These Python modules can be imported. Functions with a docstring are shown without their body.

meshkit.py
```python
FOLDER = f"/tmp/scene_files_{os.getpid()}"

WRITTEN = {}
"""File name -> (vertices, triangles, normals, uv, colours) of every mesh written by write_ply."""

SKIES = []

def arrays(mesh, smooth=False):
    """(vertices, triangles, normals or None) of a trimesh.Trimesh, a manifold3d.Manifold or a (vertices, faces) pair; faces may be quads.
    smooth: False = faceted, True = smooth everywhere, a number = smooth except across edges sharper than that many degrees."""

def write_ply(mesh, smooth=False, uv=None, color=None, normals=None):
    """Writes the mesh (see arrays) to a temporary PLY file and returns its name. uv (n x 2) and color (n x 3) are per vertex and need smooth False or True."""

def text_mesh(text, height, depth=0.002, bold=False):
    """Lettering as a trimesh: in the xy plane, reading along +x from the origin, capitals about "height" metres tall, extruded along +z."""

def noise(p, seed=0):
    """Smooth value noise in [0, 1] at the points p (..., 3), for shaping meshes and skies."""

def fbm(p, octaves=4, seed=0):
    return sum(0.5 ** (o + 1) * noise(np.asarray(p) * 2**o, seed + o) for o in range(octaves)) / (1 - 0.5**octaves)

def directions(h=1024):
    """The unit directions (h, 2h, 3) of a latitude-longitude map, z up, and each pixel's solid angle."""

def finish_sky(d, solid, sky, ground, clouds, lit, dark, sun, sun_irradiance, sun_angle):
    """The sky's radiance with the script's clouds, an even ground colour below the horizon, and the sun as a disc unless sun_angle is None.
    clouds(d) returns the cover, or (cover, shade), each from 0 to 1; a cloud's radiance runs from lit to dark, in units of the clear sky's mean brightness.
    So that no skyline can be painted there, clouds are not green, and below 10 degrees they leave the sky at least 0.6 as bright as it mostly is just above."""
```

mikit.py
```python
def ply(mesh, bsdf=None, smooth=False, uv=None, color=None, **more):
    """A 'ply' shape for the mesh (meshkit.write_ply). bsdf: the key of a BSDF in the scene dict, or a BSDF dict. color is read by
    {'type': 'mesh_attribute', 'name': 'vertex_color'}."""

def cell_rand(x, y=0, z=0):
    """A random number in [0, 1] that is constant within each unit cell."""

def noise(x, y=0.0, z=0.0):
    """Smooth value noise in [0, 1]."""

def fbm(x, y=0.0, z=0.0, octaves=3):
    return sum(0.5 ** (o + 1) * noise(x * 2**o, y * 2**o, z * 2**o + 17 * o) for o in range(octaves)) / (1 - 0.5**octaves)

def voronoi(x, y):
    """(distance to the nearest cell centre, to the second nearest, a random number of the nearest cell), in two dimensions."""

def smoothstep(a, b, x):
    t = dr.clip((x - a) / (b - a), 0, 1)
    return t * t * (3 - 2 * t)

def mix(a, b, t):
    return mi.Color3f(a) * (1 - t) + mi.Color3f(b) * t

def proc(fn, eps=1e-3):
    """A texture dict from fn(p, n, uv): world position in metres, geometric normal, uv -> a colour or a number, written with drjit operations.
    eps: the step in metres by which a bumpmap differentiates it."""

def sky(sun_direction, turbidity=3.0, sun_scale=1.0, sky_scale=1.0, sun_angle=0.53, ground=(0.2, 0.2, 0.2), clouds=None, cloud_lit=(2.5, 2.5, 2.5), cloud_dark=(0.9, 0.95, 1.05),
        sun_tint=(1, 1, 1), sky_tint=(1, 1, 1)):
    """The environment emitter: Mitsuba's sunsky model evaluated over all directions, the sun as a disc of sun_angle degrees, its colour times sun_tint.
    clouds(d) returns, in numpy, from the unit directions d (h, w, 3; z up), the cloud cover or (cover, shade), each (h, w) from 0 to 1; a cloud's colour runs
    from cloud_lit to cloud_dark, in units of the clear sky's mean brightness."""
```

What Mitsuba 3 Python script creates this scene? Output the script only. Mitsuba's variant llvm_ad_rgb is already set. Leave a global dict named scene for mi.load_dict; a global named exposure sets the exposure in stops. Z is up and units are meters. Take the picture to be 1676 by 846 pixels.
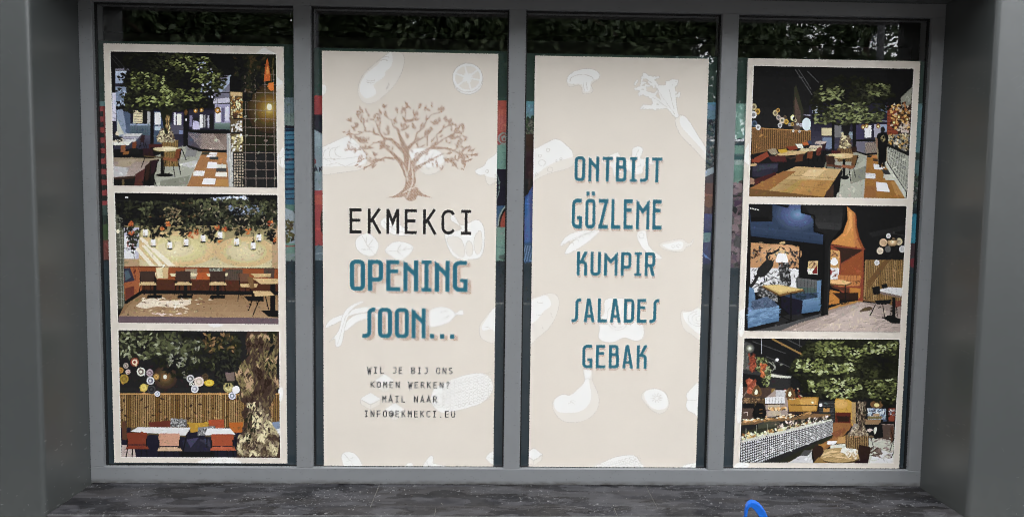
import math, random
import numpy as np, trimesh, shapely
from shapely import affinity
from shapely.geometry import Polygon, LineString, Point, box, MultiPolygon
from shapely.ops import unary_union
import drjit as dr, mitsuba as mi, mikit
from mikit import proc, noise, fbm, voronoi, cell_rand, smoothstep, mix

T = mi.ScalarTransform4f
random.seed(7)

# ------------------------------------------------------------------ camera, sky, exposure
scene, labels = {}, {}
CAM = (-0.0855, -3.0517, 1.6313)
YAW, PITCH, ROLL = 0.02468, -0.07229, 0.01358
fw = np.array([math.sin(YAW) * math.cos(PITCH), math.cos(YAW) * math.cos(PITCH), math.sin(PITCH)])
rt = np.cross(fw, [0, 0, 1]); rt /= np.linalg.norm(rt)
up = -math.sin(ROLL) * rt + math.cos(ROLL) * np.cross(rt, fw)
scene['camera'] = {'type': 'perspective', 'fov_axis': 'x', 'fov': math.degrees(2 * math.atan(838 / 1210.0)),
                   'near_clip': 0.02, 'far_clip': 900.0,
                   'to_world': T().look_at(origin=list(CAM), target=[float(a + b) for a, b in zip(CAM, fw)], up=[float(a) for a in up])}
scene['sky'] = mikit.sky((0.25, 0.80, 0.95), turbidity=3, sun_scale=0.1, sun_angle=20, ground=(0.06, 0.06, 0.06), clouds=lambda d: 1.0 + 0 * d[..., 0],
                         cloud_lit=(3.3, 3.35, 3.45))
exposure = 3.88

# ------------------------------------------------------------------ materials
def lin(c): 
    c = np.asarray(c, float) / 255
    return [float(x) for x in np.where(c <= 0.04045, c / 12.92, ((c + 0.055) / 1.055) ** 2.4)]

def mat(key, base, rough=0.5, spec=0.4, metal=0.0, **more):
    scene[key] = {'type': 'twosided', 'bsdf': {'type': 'principled', 'base_color': base if isinstance(base, dict) else {'type': 'rgb', 'value': list(base)},
                  'roughness': rough, 'specular': spec, 'metallic': metal, **more}}
    return key

def f_column(p, n, uv):      # dark grey powder coat: faint mottling, rubbed dirt and scratches low down
    m = fbm(p.x * 3, p.y * 3, p.z * 2, 3) - 0.5
    low = smoothstep(0.85, 0.45, p.z)
    a = p.x * 0.8 + p.z * 0.55
    b = p.z * 0.8 - p.x * 0.5
    s1 = smoothstep(0.80, 0.86, noise(a * 25, b * 220, p.y * 30)) * smoothstep(0.62, 0.75, noise(p.x * 9, p.z * 9, 5.0))
    s2 = smoothstep(0.84, 0.9, noise(b * 22, a * 260, 4.0 + p.y * 30)) * smoothstep(0.6, 0.75, noise(p.x * 7, p.z * 7, 9.0))
    chip = smoothstep(0.86, 0.9, noise(p.x * 120, p.y * 120, p.z * 90)) * smoothstep(0.55, 0.7, noise(p.x * 6, p.z * 8, 2.0))
    w = dr.clip((s1 + s2) * (0.03 + 0.42 * low) + chip * low * 0.25, 0, 1)
    dust = smoothstep(0.75, 0.45, p.z) * fbm(p.x * 14, p.y * 14, p.z * 8, 3)
    base = mi.Color3f(0.052, 0.059, 0.059) * (1 + 0.05 * m)
    return mix(mix(base, mi.Color3f(0.11, 0.11, 0.10), 0.30 * dust), mi.Color3f(0.42, 0.43, 0.43), w)

def f_frame(p, n, uv):       # mid grey coated aluminium with a few specks and grime at the foot
    m = fbm(p.x * 4, p.y * 4, p.z * 3, 3) - 0.5
    spk = smoothstep(0.925, 0.94, noise(p.x * 150, p.y * 150, p.z * 150))
    grime = smoothstep(0.475, 0.450, p.z) * fbm(p.x * 30, 1.0, p.z * 60, 3)
    base = mi.Color3f(0.212, 0.222, 0.230) * (1 + 0.03 * m)
    return mix(mix(base, mi.Color3f(0.10, 0.10, 0.10), 0.45 * spk), mi.Color3f(0.07, 0.065, 0.06), dr.clip(grime * 1.3, 0, 1))

def f_stone(p, n, uv):       # worn bluestone: slate grey, crisp dark damp patches, a brown cast, pale chips and scratches
    c = fbm(p.x * 30, p.y * 44, 7.0, 3)
    a = fbm(p.x * 6 + 3, p.y * 15, 0.0, 4)
    base = mix(mi.Color3f(0.030, 0.030, 0.034), mi.Color3f(0.060, 0.059, 0.064), smoothstep(0.35, 0.65, a * 0.65 + c * 0.35))
    base = mix(base, mi.Color3f(0.037, 0.034, 0.032), 0.5 * smoothstep(0.45, 0.60, fbm(p.x * 2.2 + 9, p.y * 12 + 4, 3.0, 3)))
    wet = fbm(p.x * 7.0 + 31, p.y * 24 + 2, 1.0, 4) + 0.25 * (fbm(p.x * 1.7, p.y * 9, 11.0, 2) - 0.5)
    base = mix(base, base * 0.50, smoothstep(0.515, 0.535, wet))
    base = mix(base, mi.Color3f(0.078, 0.078, 0.084), 0.5 * smoothstep(0.60, 0.62, fbm(p.x * 8 + 5, p.y * 26 + 8, 5.0, 4)))
    pale = smoothstep(0.87, 0.91, noise(p.x * 120, p.y * 150, 1.0)) * smoothstep(0.45, 0.6, noise(p.x * 8, p.y * 12, 3.0))
    fine = smoothstep(0.84, 0.9, noise(p.x * 60 + p.y * 50, p.y * 300 - p.x * 40, 2.0)) * smoothstep(0.45, 0.6, noise(p.x * 5, p.y * 9, 8.0))
    edge = smoothstep(-0.309, -0.3145, p.y) * noise(p.x * 25, 2.0, p.z * 50)
    return mix(base, mi.Color3f(0.20, 0.20, 0.205), dr.clip(0.8 * pale + 0.35 * fine + 0.7 * edge, 0, 1))

def f_stone_h(p, n, uv):
    return 0.5 * fbm(p.x * 40, p.y * 55, p.z * 40, 3) + 0.5 * fbm(p.x * 9, p.y * 14, p.z * 9, 2)

def f_stone_r(p, n, uv):     # damp blots shine a little
    return 0.62 - 0.30 * smoothstep(0.50, 0.64, fbm(p.x * 7.0 + 31, p.y * 24 + 2, 1.0, 4))

def f_paper(p, n, uv):       # beige print on foam board, a faint mottle
    g = noise(p.x * 420, p.y * 50, p.z * 420) - 0.5
    m = fbm(p.x * 6, 1.0, p.z * 5, 2) - 0.5
    return mi.Color3f(0.745, 0.688, 0.605) * (1 + 0.035 * g + 0.03 * m)

def f_pave(p, n, uv):
    return mix(mi.Color3f(0.058, 0.056, 0.055), mi.Color3f(0.095, 0.092, 0.088), fbm(p.x * 3, p.y * 3, 0.0, 4))

def f_wall(p, n, uv):        # far brickwork
    row = dr.floor(p.z / 0.065)
    h = p.x + 0.105 * (row - 2 * dr.floor(row / 2)) + p.y
    j = (p.z / 0.065 - row < 0.16) | (h / 0.21 - dr.floor(h / 0.21) < 0.05)
    v = cell_rand(dr.floor(h / 0.21), row, 3)
    return dr.select(j, mi.Color3f(0.3, 0.28, 0.26), mix(mi.Color3f(0.16, 0.08, 0.06), mi.Color3f(0.26, 0.13, 0.09), v))

mat('paint_column', proc(f_column), 0.36, 1.0)
mat('paint_frame', proc(f_frame), 0.42, 0.35)
scene['bluestone'] = {'type': 'twosided', 'bsdf': {'type': 'bumpmap', 'scale': 0.006, 'arbitrary': proc(f_stone_h),
                      'bsdf': {'type': 'principled', 'base_color': proc(f_stone), 'roughness': proc(f_stone_r), 'specular': 0.15}}}
mat('paper', proc(f_paper), 0.38, 0.3)
mat('board_edge', (0.80, 0.79, 0.76), 0.6)
mat('rubber', (0.012, 0.013, 0.014), 0.5)
mat('pavement_mat', proc(f_pave), 0.8)
mat('asphalt', (0.055, 0.055, 0.058), 0.85)
mat('kerb_mat', (0.33, 0.33, 0.32), 0.8)
mat('light_stone', (0.52, 0.51, 0.49), 0.7)
mat('joint', (0.16, 0.155, 0.14), 0.9)
mat('grit_mat', (0.035, 0.03, 0.026), 0.9)
mat('grit_pale', (0.40, 0.38, 0.33), 0.9)
mat('dark_room', (0.020, 0.022, 0.022), 0.9, 0.1)
mat('brick', proc(f_wall), 0.85, 0.2)
mat('render_wall', (0.20, 0.19, 0.18), 0.85, 0.2)
mat('far_glass', (0.02, 0.025, 0.03), 0.15, 0.6)
mat('blue_plastic', (0.006, 0.12, 0.56), 0.34, 0.5)
mat('bark', (0.085, 0.065, 0.05), 0.9, 0.2)
mat('pole_paint', (0.06, 0.065, 0.075), 0.5)
mat('leaf_a', (0.028, 0.048, 0.020), 0.55, 0.3)
mat('leaf_b', (0.045, 0.070, 0.028), 0.55, 0.3)
mat('silver', (0.5, 0.5, 0.5), 0.3, 0.5, 1.0)
scene['glass'] = {'type': 'thindielectric', 'int_ior': 1.64}

INKS = set()
def ink(c, photo=False):
    if photo:                # the photo prints share a limited set of tones
        y = 0.3 * c[0] + 0.59 * c[1] + 0.11 * c[2]
        st_ = 4 if y < 40 else 8
        yq = round(y / st_) * st_
        u, v = round((c[0] - y) / 12) * 12, round((c[2] - y) / 12) * 12
        c = [yq + u, yq - (0.3 * u + 0.11 * v) / 0.59, yq + v]
    c = tuple(int(min(255, max(0, round(x)))) for x in c)
    key = ('photo_ink' if photo else 'ink') + '_%03d_%03d_%03d' % c
    if key not in INKS:
        INKS.add(key)
        base = [min(0.86, 1.08 * x + (0.007 if photo else 0.002)) for x in lin(c)]  # photo inks lifted slightly to stand in for missing surface gloss
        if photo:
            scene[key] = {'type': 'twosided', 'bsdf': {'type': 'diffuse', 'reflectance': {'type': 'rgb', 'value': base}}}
        else:
            mat(key, base, 0.42, 0.3)
    return key

# ------------------------------------------------------------------ mesh helpers
def numbered(key, d=None):
    d = scene if d is None else d
    used = set(k for k in list(scene) + list(labels))
    if key not in used and not any(k.startswith(key + '__') for k in used):
        return key
    i = 1
    while True:
        k = '%s_%03d' % (key, i)
        if k not in used and not any(u.startswith(k + '__') for u in used):
            return k
        i += 1

def add(key, mesh, bsdf, smooth=False):
    key = numbered(key)
    scene[key] = mikit.ply(mesh, bsdf, smooth)
    return key

def tag(key, label=None, category=None, group=None, kind=None):
    d = {}
    if label: d['label'] = label
    if category: d['category'] = category
    if group: d['group'] = group
    if kind: d['kind'] = kind
    labels[key] = d
    return key

def bx(x0, x1, y0, y1, z0, z1, c=0.0):
    """a box, its edges chamfered by c"""
    if c <= 0:
        m = trimesh.creation.box((x1 - x0, y1 - y0, z1 - z0))
        m.apply_translation(((x0 + x1) / 2, (y0 + y1) / 2, (z0 + z1) / 2))
        return m
    pts = []
    for x, sx in ((x0, 1), (x1, -1)):
        for y, sy in ((y0, 1), (y1, -1)):
            for z, sz in ((z0, 1), (z1, -1)):
                pts += [(x + sx * c, y + sy * c, z), (x + sx * c, y, z + sz * c), (x, y + sy * c, z + sz * c)]
    return trimesh.convex.convex_hull(np.array(pts))

def cat(ms): return trimesh.util.concatenate(ms)

def prism_z(poly, z0, z1):
    m = trimesh.creation.extrude_polygon(poly, z1 - z0, engine='earcut')
    m.apply_translation((0, 0, z0))
    return m

def tube(pts, radii, n=8):
    p = np.asarray(pts, float); r = np.broadcast_to(radii, (len(p),))
    t = np.gradient(p, axis=0); t /= np.linalg.norm(t, axis=1, keepdims=True) + 1e-9
    a = np.cross(t, [0.31, 0.95, 0.1]); a /= np.linalg.norm(a, axis=1, keepdims=True) + 1e-9
    b = np.cross(t, a); an = np.arange(n) * 2 * np.pi / n
    v = p[:, None] + r[:, None, None] * (np.cos(an)[None, :, None] * a[:, None] + np.sin(an)[None, :, None] * b[:, None])
    f = []
    for i in range(len(p) - 1):
        for j in range(n):
            q = (i * n + j, i * n + (j + 1) % n, (i + 1) * n + (j + 1) % n, (i + 1) * n + j)
            f += [(q[0], q[1], q[2]), (q[0], q[2], q[3])]
    return trimesh.Trimesh(v.reshape(-1, 3), f, process=False)

# ------------------------------------------------------------------ the setting
HALF, REC, SILL, PANE0, TOPZ = 1.7555, 0.315, 0.4505, 0.520, 2.4740     # recess half width, depth, sill height, foot of the panes, soffit
WP, MU, PANE1 = 0.800, 0.0683, 2.4191

tag(add('pavement', bx(-60, 60, -9.0, -0.33, -0.30, 0.0), 'pavement_mat'), kind='structure')
tag(add('road', bx(-300, 300, -300, -9.0, -0.35, -0.11), 'asphalt'), kind='structure')
tag(add('pavement', bx(-300, 300, -25.0, -16.0, -0.30, 0.012), 'pavement_mat'), kind='structure')
tag(add('pavement', bx(-60, 60, -0.33, 20, -0.30, -0.004), 'pavement_mat'), kind='structure')
k = 'kerb'
for i in range(24):
    add('kerb__kerbstone', bx(-12 + i * 1.0, -12 + i * 1.0 + 0.992, -9.16, -9.001, -0.2, 0.006, 0.008), 'kerb_mat')
tag(k, kind='structure')
# dark room behind the panes
rm = 'shop_interior'
add(rm + '__wall', bx(-2.4, 2.4, 2.6, 2.7, 0, 2.9), 'dark_room')
add(rm + '__wall', bx(-2.5, -2.4, 0.12, 2.7, 0, 2.9), 'dark_room')
add(rm + '__wall', bx(2.4, 2.5, 0.12, 2.7, 0, 2.9), 'dark_room')
add(rm + '__ceiling', bx(-2.5, 2.5, 0.12, 2.7, 2.9, 3.0), 'dark_room')
add(rm + '__floor', bx(-2.4, 2.4, 0.12, 2.6, 0.0, 0.1), 'dark_room')
for i, z in enumerate((2.32, 2.50)):
    add(rm + '__ceiling_beam', bx(-2.4, 2.4, 0.9 + 0.5 * i, 1.0 + 0.5 * i, z, z + 0.10), 'render_wall')
tag(rm, kind='structure')

# facade above and beside
fc = 'shop_facade'
add(fc + '__brick_wall', bx(-9, 9, -0.16, 0.12, 3.22, 9.0), 'brick')
add(fc + '__brick_wall', bx(-9, -HALF - 0.92, -0.16, 0.12, 0, 3.22), 'brick')
add(fc + '__brick_wall', bx(HALF + 0.92, 9, -0.16, 0.12, 0, 3.22), 'brick')
tag(fc, 'red brick shop front above and beside the grey window surround', 'building')

# metal clad columns with a rolled outer corner and a soffit panel
def column(x_in, x_out, key, label):
    r = 0.018
    s = 1 if x_in > 0 else -1
    pts = [(x_out, -REC), ]
    a = [(x_in + s * r - s * r * math.sin(t), -REC + r - r * math.cos(t)) for t in np.linspace(0, math.pi / 2, 9)]
    pts += a + [(x_in, 0.10), (x_out, 0.10)]
    pl = Polygon(pts)
    o = add(key, prism_z(shapely.geometry.polygon.orient(pl), 0.0, TOPZ + 0.75), 'paint_column', 40)
    tag(o, label, 'column', 'clad columns either side of the shop window')
    return o
cl = column(-HALF, -HALF - 0.9, 'clad_column', 'dark grey metal clad column to the left of the shop window, its rolled edge dented')
cr = column(HALF, HALF + 0.9, 'clad_column', 'grey metal clad column to the right of the shop window, scratched near its foot')
lt = add('lintel_cladding', bx(-HALF, HALF, -REC, 0.10, TOPZ, TOPZ + 0.75, 0.004), 'paint_column')
tag(lt, 'dark metal lintel panel over the recessed shop window, its underside in shade', 'lintel')

# sill: bluestone slabs, a narrow front row, on a pale plinth
sl = 'stone_sill'
add(sl + '__plinth', bx(-HALF + 0.002, HALF - 0.002, -REC + 0.010, 0.10, 0.0, SILL - 0.0405), 'light_stone')
add(sl + '__bedding', bx(-HALF + 0.003, HALF - 0.003, -REC + 0.006, 0.095, SILL - 0.040, SILL - 0.0025), 'joint')
rs = random.Random(3)
def slab_mesh(x0, x1, y0, y1, z1):
    m = bx(x0, x1, y0, y1, SILL - 0.0395, z1, 0.0022)
    for _ in range(2): m = m.subdivide()
    return m
xs = [-HALF + 0.004, -0.556, 0.572, HALF - 0.004]
for i in range(3):
    add(sl + '__slab', bx(xs[i] + 0.0011, xs[i + 1] - 0.0011, -0.2303, 0.09, SILL - 0.039, SILL + rs.uniform(-.0008, .0006), 0.0012), 'bluestone')
xs = [-HALF + 0.004, -0.98, -0.30, 0.40, 1.16, HALF - 0.004]
for i in range(5):
    add(sl + '__edge_strip', bx(xs[i] + 0.0009, xs[i + 1] - 0.0009, -REC - 0.001, -0.2332, SILL - 0.038, SILL + rs.uniform(-.0010, .0004), 0.0014), 'bluestone')
tag(sl, 'dark worn bluestone window sill with damp stains below the shop window', 'window sill')

# grit and crumbs lying on the sill (stuff)
rg = np.random.default_rng(5)
def crumbs(n, key, m, lo, hi, back):
    ms = []
    for i in range(n):
        x = rg.uniform(-1.70, 1.70)
        y = -abs(rg.normal(0, 0.012)) - 0.002 if rg.random() < back else rg.uniform(-0.31, -0.004)
        s = rg.uniform(lo, hi)
        c = trimesh.creation.icosahedron(); c.vertices *= s * rg.uniform(0.5, 1.3, 3) * [1, 1, 0.55]
        c.apply_transform(trimesh.transformations.rotation_matrix(rg.uniform(0, 6.3), [0, 0, 1]))
        c.apply_translation((x, y, SILL + s * 0.25))
        ms.append(c)
    return cat(ms)
tag(add('grit', crumbs(210, 'grit', 0, 0.0012, 0.0042, 0.55), 'grit_mat'), 'dark crumbs of dirt strewn along the back of the bluestone sill', kind='stuff')
tag(add('pale_chips', crumbs(120, 'grit', 0, 0.0008, 0.0022, 0.1), 'grit_pale'), 'tiny pale chips scattered over the bluestone sill', kind='stuff')

# ------------------------------------------------------------------ the window
wf = 'shop_window'
X0 = -(2 * WP + 1.5 * MU)
PX = [(X0 + i * (WP + MU), X0 + i * (WP + MU) + WP) for i in range(4)]
c = 0.0014
add(wf + '__bottom_rail', bx(-HALF, HALF, 0.0, 0.09, SILL + 0.0005, PANE0, c), 'paint_frame')
add(wf + '__top_rail', bx(-HALF, HALF, 0.0, 0.09, PANE1, TOPZ, c), 'paint_frame')
add(wf + '__stile', bx(-HALF, PX[0][0], 0.0003, 0.089, PANE0, PANE1, c), 'paint_frame')
add(wf + '__stile', bx(PX[3][1], HALF, 0.0003, 0.089, PANE0, PANE1, c), 'paint_frame')
for i in range(3):
    add(wf + '__mullion', bx(PX[i][1], PX[i + 1][0], 0.0003, 0.089, PANE0, PANE1, c), 'paint_frame')
GY = 0.0285
for i, (a, b) in enumerate(PX):
    w = 0.006
    add(wf + '__gasket', cat([bx(a, a + w, 0.021, 0.034, PANE0, PANE1), bx(b - w, b, 0.021, 0.034, PANE0, PANE1),
                              bx(a + w, b - w, 0.021, 0.034, PANE0, PANE0 + 0.002), bx(a + w, b - w, 0.021, 0.034, PANE1 - w, PANE1)]), 'rubber')
    g = 0.003
    v = np.array([(a + g, GY, PANE0 + .001), (b - g, GY, PANE0 + .001), (b - g, GY, PANE1 - g), (a + g, GY, PANE1 - g)])
    add(wf + '__glass_pane', (v, np.array([[0, 1, 2], [0, 2, 3]])), 'glass')
tag(wf, 'grey aluminium shop window of four tall panes in a deep recess', 'shop window')

# ------------------------------------------------------------------ the blue loop handle standing in front of the sill
bh = 'loop_handle'
OUT = [(-.052, -.085), (-.049, -.03), (-.0445, .022), (-.0415, .044), (-.034, .056), (-.022, .0615), (-.009, .0595), (.006, .051), (.019, .038), (.030, .021), (.040, .002), (.048, -.022), (.055, -.052), (.060, -.085)]
INN = [(.034, -.085), (.029, -.052), (.022, -.024), (.013, -.002), (.002, .018), (-.010, .034), (-.021, .044), (-.029, .045), (-.0335, .037), (-.036, .018), (-.039, -.02), (-.041, -.05), (-.042, -.085)]
ring_ = Polygon(OUT + INN).buffer(-.0015).buffer(.0015, quad_segs=3)
lo = trimesh.creation.extrude_polygon(ring_, .030, engine='earcut')
lo2 = trimesh.creation.extrude_polygon(ring_.buffer(-.0016), .0328, engine='earcut'); lo2.apply_translation((0, 0, -.0014))
lo = cat([lo, lo2])
v = np.array(lo.vertices)
lo.vertices = np.c_[.867 + v[:, 0] + .25 * (v[:, 2] - .015), -.515 + v[:, 2], .527 + v[:, 1]]
lo.invert()
add(bh + '__loop', lo, 'blue_plastic', 30)
add(bh + '__shaft', tube([(.872, -.5, .45), (.872, -.5, .02)], .012, 12), 'blue_plastic', 40)
add(bh + '__crosspiece', bx(.808, .938, -.518, -.482, .425, .45, .004), 'blue_plastic')
add(bh + '__foot', bx(.79, .955, -.56, -.44, 0.0, .03, .006), 'blue_plastic')
tag(bh, 'bright blue plastic loop handle sticking up in front of the stone sill', 'handle')

# ------------------------------------------------------------------ what stands across the street and shows as reflections, plus unseen trees and houses added to block light
def tree(x, y, h, rad, seed, n, where, leaf=(.12, .22)):
    r = np.random.default_rng(seed)
    key = numbered('street_tree')
    cz = h * 0.62
    trunk = [tube([(x, y, 0), (x + .05, y, h * .2), (x - .04, y + .05, h * .42), (x + .1, y, h * .8)], [.20, .16, .13, .05])]
    for i in range(9):
        a = r.uniform(0, 6.28); e = rad * r.uniform(.55, .9)
        s = np.array([x, y, h * r.uniform(.26, .5)])
        trunk.append(tube([s, s + [math.cos(a) * e * .5, math.sin(a) * e * .5, h * .13], s + [math.cos(a) * e, math.sin(a) * e, h * .2]], [.08, .05, .015], 6))
    add(key + '__trunk', cat(trunk), 'bark', True)
    # leaf clumps through the crown
    nc = 52
    d = r.normal(size=(nc, 3)); d /= np.linalg.norm(d, axis=1, keepdims=True)
    cc = np.array([x, y, cz]) + d * (r.random((nc, 1)) ** 0.45) * [rad, rad, h * 0.36]
    for mk, part in (('leaf_a', 0), ('leaf_b', 1)):
        m = n // 2
        idx = r.integers(0, nc, m)
        c0 = cc[idx] + r.normal(size=(m, 3)) * (0.20 + 0.24 * r.random((nc, 1))[idx]) * rad / 2.6
        a = r.normal(size=(m, 3)); a /= np.linalg.norm(a, axis=1, keepdims=True)
        b = np.cross(a, r.normal(size=(m, 3))); b /= np.linalg.norm(b, axis=1, keepdims=True)
        L = r.uniform(*leaf, (m, 1))
        v = np.stack([c0 - a * L, c0 + b * L * .5, c0 + a * L, c0 - b * L * .5], 1).reshape(-1, 3)
        f = np.arange(m)[:, None] * 4
        f = np.vstack([f + [[0, 1, 2]], f + [[0, 2, 3]]])
        add(key + '__crown', trimesh.Trimesh(v, f, process=False), mk)
    tag(key, 'leafy street tree ' + where, 'tree', 'street trees opposite the shop')
for a in (
    (-12.5, -11.0, 11.5, 4.2, 1, 26000, 'at the front left across the street, mirrored in the leftmost pane', (.07, .14)),
    (-6.2, -13.5, 9.4, 3.6, 2, 34000, 'opposite the leftmost pane with a dense dark crown', (.06, .12)),
    (-1.0, -15.5, 9.0, 3.5, 3, 36000, 'opposite the second pane with a broad dark crown', (.06, .12)),
    (4.6, -16.0, 8.8, 3.3, 4, 32000, 'opposite the third pane with a broad dark crown', (.06, .12)),
    (9.6, -16.5, 8.8, 2.5, 5, 11000, 'with a thin gappy crown opposite the rightmost pane', (.06, .12)),
    (-9.5, -19.0, 10.0, 4.0, 6, 8000, 'in the far row, leftmost of three'),
    (-3.8, -20.5, 10.0, 4.0, 7, 8000, 'in the far row, middle of three'),
    (2.2, -21.0, 9.6, 4.0, 8, 8000, 'in the far row, rightmost of three'),
    (-19.0, -10.0, 12.0, 4.6, 9, 18000, 'farthest to the left down the street'),  # unseen, added to block sky light from the left
    (-12.0, -5.6, 10.0, 2.8, 10, 14000, 'on the near kerb far to the left of the shop'),  # out of view, another added screen against light from the left
    (9.8, -2.9, 9.5, 2.5, 11, 18000, 'on the pavement just right of the shop'),  # added out of view, keeps side light off the left reveal
    (-8.2, -4.2, 9.5, 2.8, 12, 18000, 'on the pavement just left of the shop'),  # added out of view, keeps side light off the right reveal
):
    tree(*a)
for x, y, w in ((-2.9, -8.6, 'second'), (7.3, -11.2, 'rightmost')):
    o = add('street_pole', tube([(x, y, 0), (x, y, 1.2), (x, y, 7.5)], [.09, .075, .06], 14), 'pole_paint', 40)
    tag(o, 'dark painted street pole across the street, mirrored in the ' + w + ' pane', 'pole', 'poles opposite the shop')
ob = 'town_house'
add(ob + '__wall', bx(-45, 6.0, -38, -30.0, 0, 6.4), 'brick')
for i in range(16):
    for j in range(2):
        add(ob + '__window', bx(-43.5 + i * 3.1, -42.0 + i * 3.1, -30.0, -29.96, 1.2 + j * 3.6, 3.2 + j * 3.6), 'far_glass')
tag(ob, 'long brick town house across the street from the shop', 'building')
ob = numbered('town_house')  # unseen block added to shut out low sky on the right
add(ob + '__wall', bx(26, 40, -30.0, -2.0, 0, 10.0), 'render_wall')
for i in range(8):
    for j in range(3):
        add(ob + '__window', bx(25.96, 26.0, -28.5 + i * 3.2, -27.0 + i * 3.2, 1.2 + j * 3.0, 2.9 + j * 3.0), 'far_glass')
tag(ob, 'grey rendered house block added unseen on the right to cut side light', 'building')
ob = numbered('town_house')  # added at the left street end, unseen, to cut lateral sky light
add(ob + '__wall', bx(-46, -34, -28.0, -2.0, 0, 10.0), 'brick')
for i in range(8):
    for j in range(3):
        add(ob + '__window', bx(-34.0, -33.96, -26.5 + i * 3.1, -25.0 + i * 3.1, 1.2 + j * 3.0, 2.9 + j * 3.0), 'far_glass')
tag(ob, 'brick house block added unseen on the left to cut side light', 'building')
ob = numbered('town_house')  # added to cover the bright horizon that the panes would mirror
add(ob + '__wall', bx(8.0, 34.0, -54, -48.0, 0, 6.2), 'render_wall')
for i in range(8):
    for j in range(2):
        add(ob + '__window', bx(9.5 + i * 3.1, 11.0 + i * 3.1, -48.0, -47.96, 1.0 + j * 2.7, 2.5 + j * 2.7), 'far_glass')
tag(ob, 'grey rendered house added farthest back to hide low sky from the glass', 'building')

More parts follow.
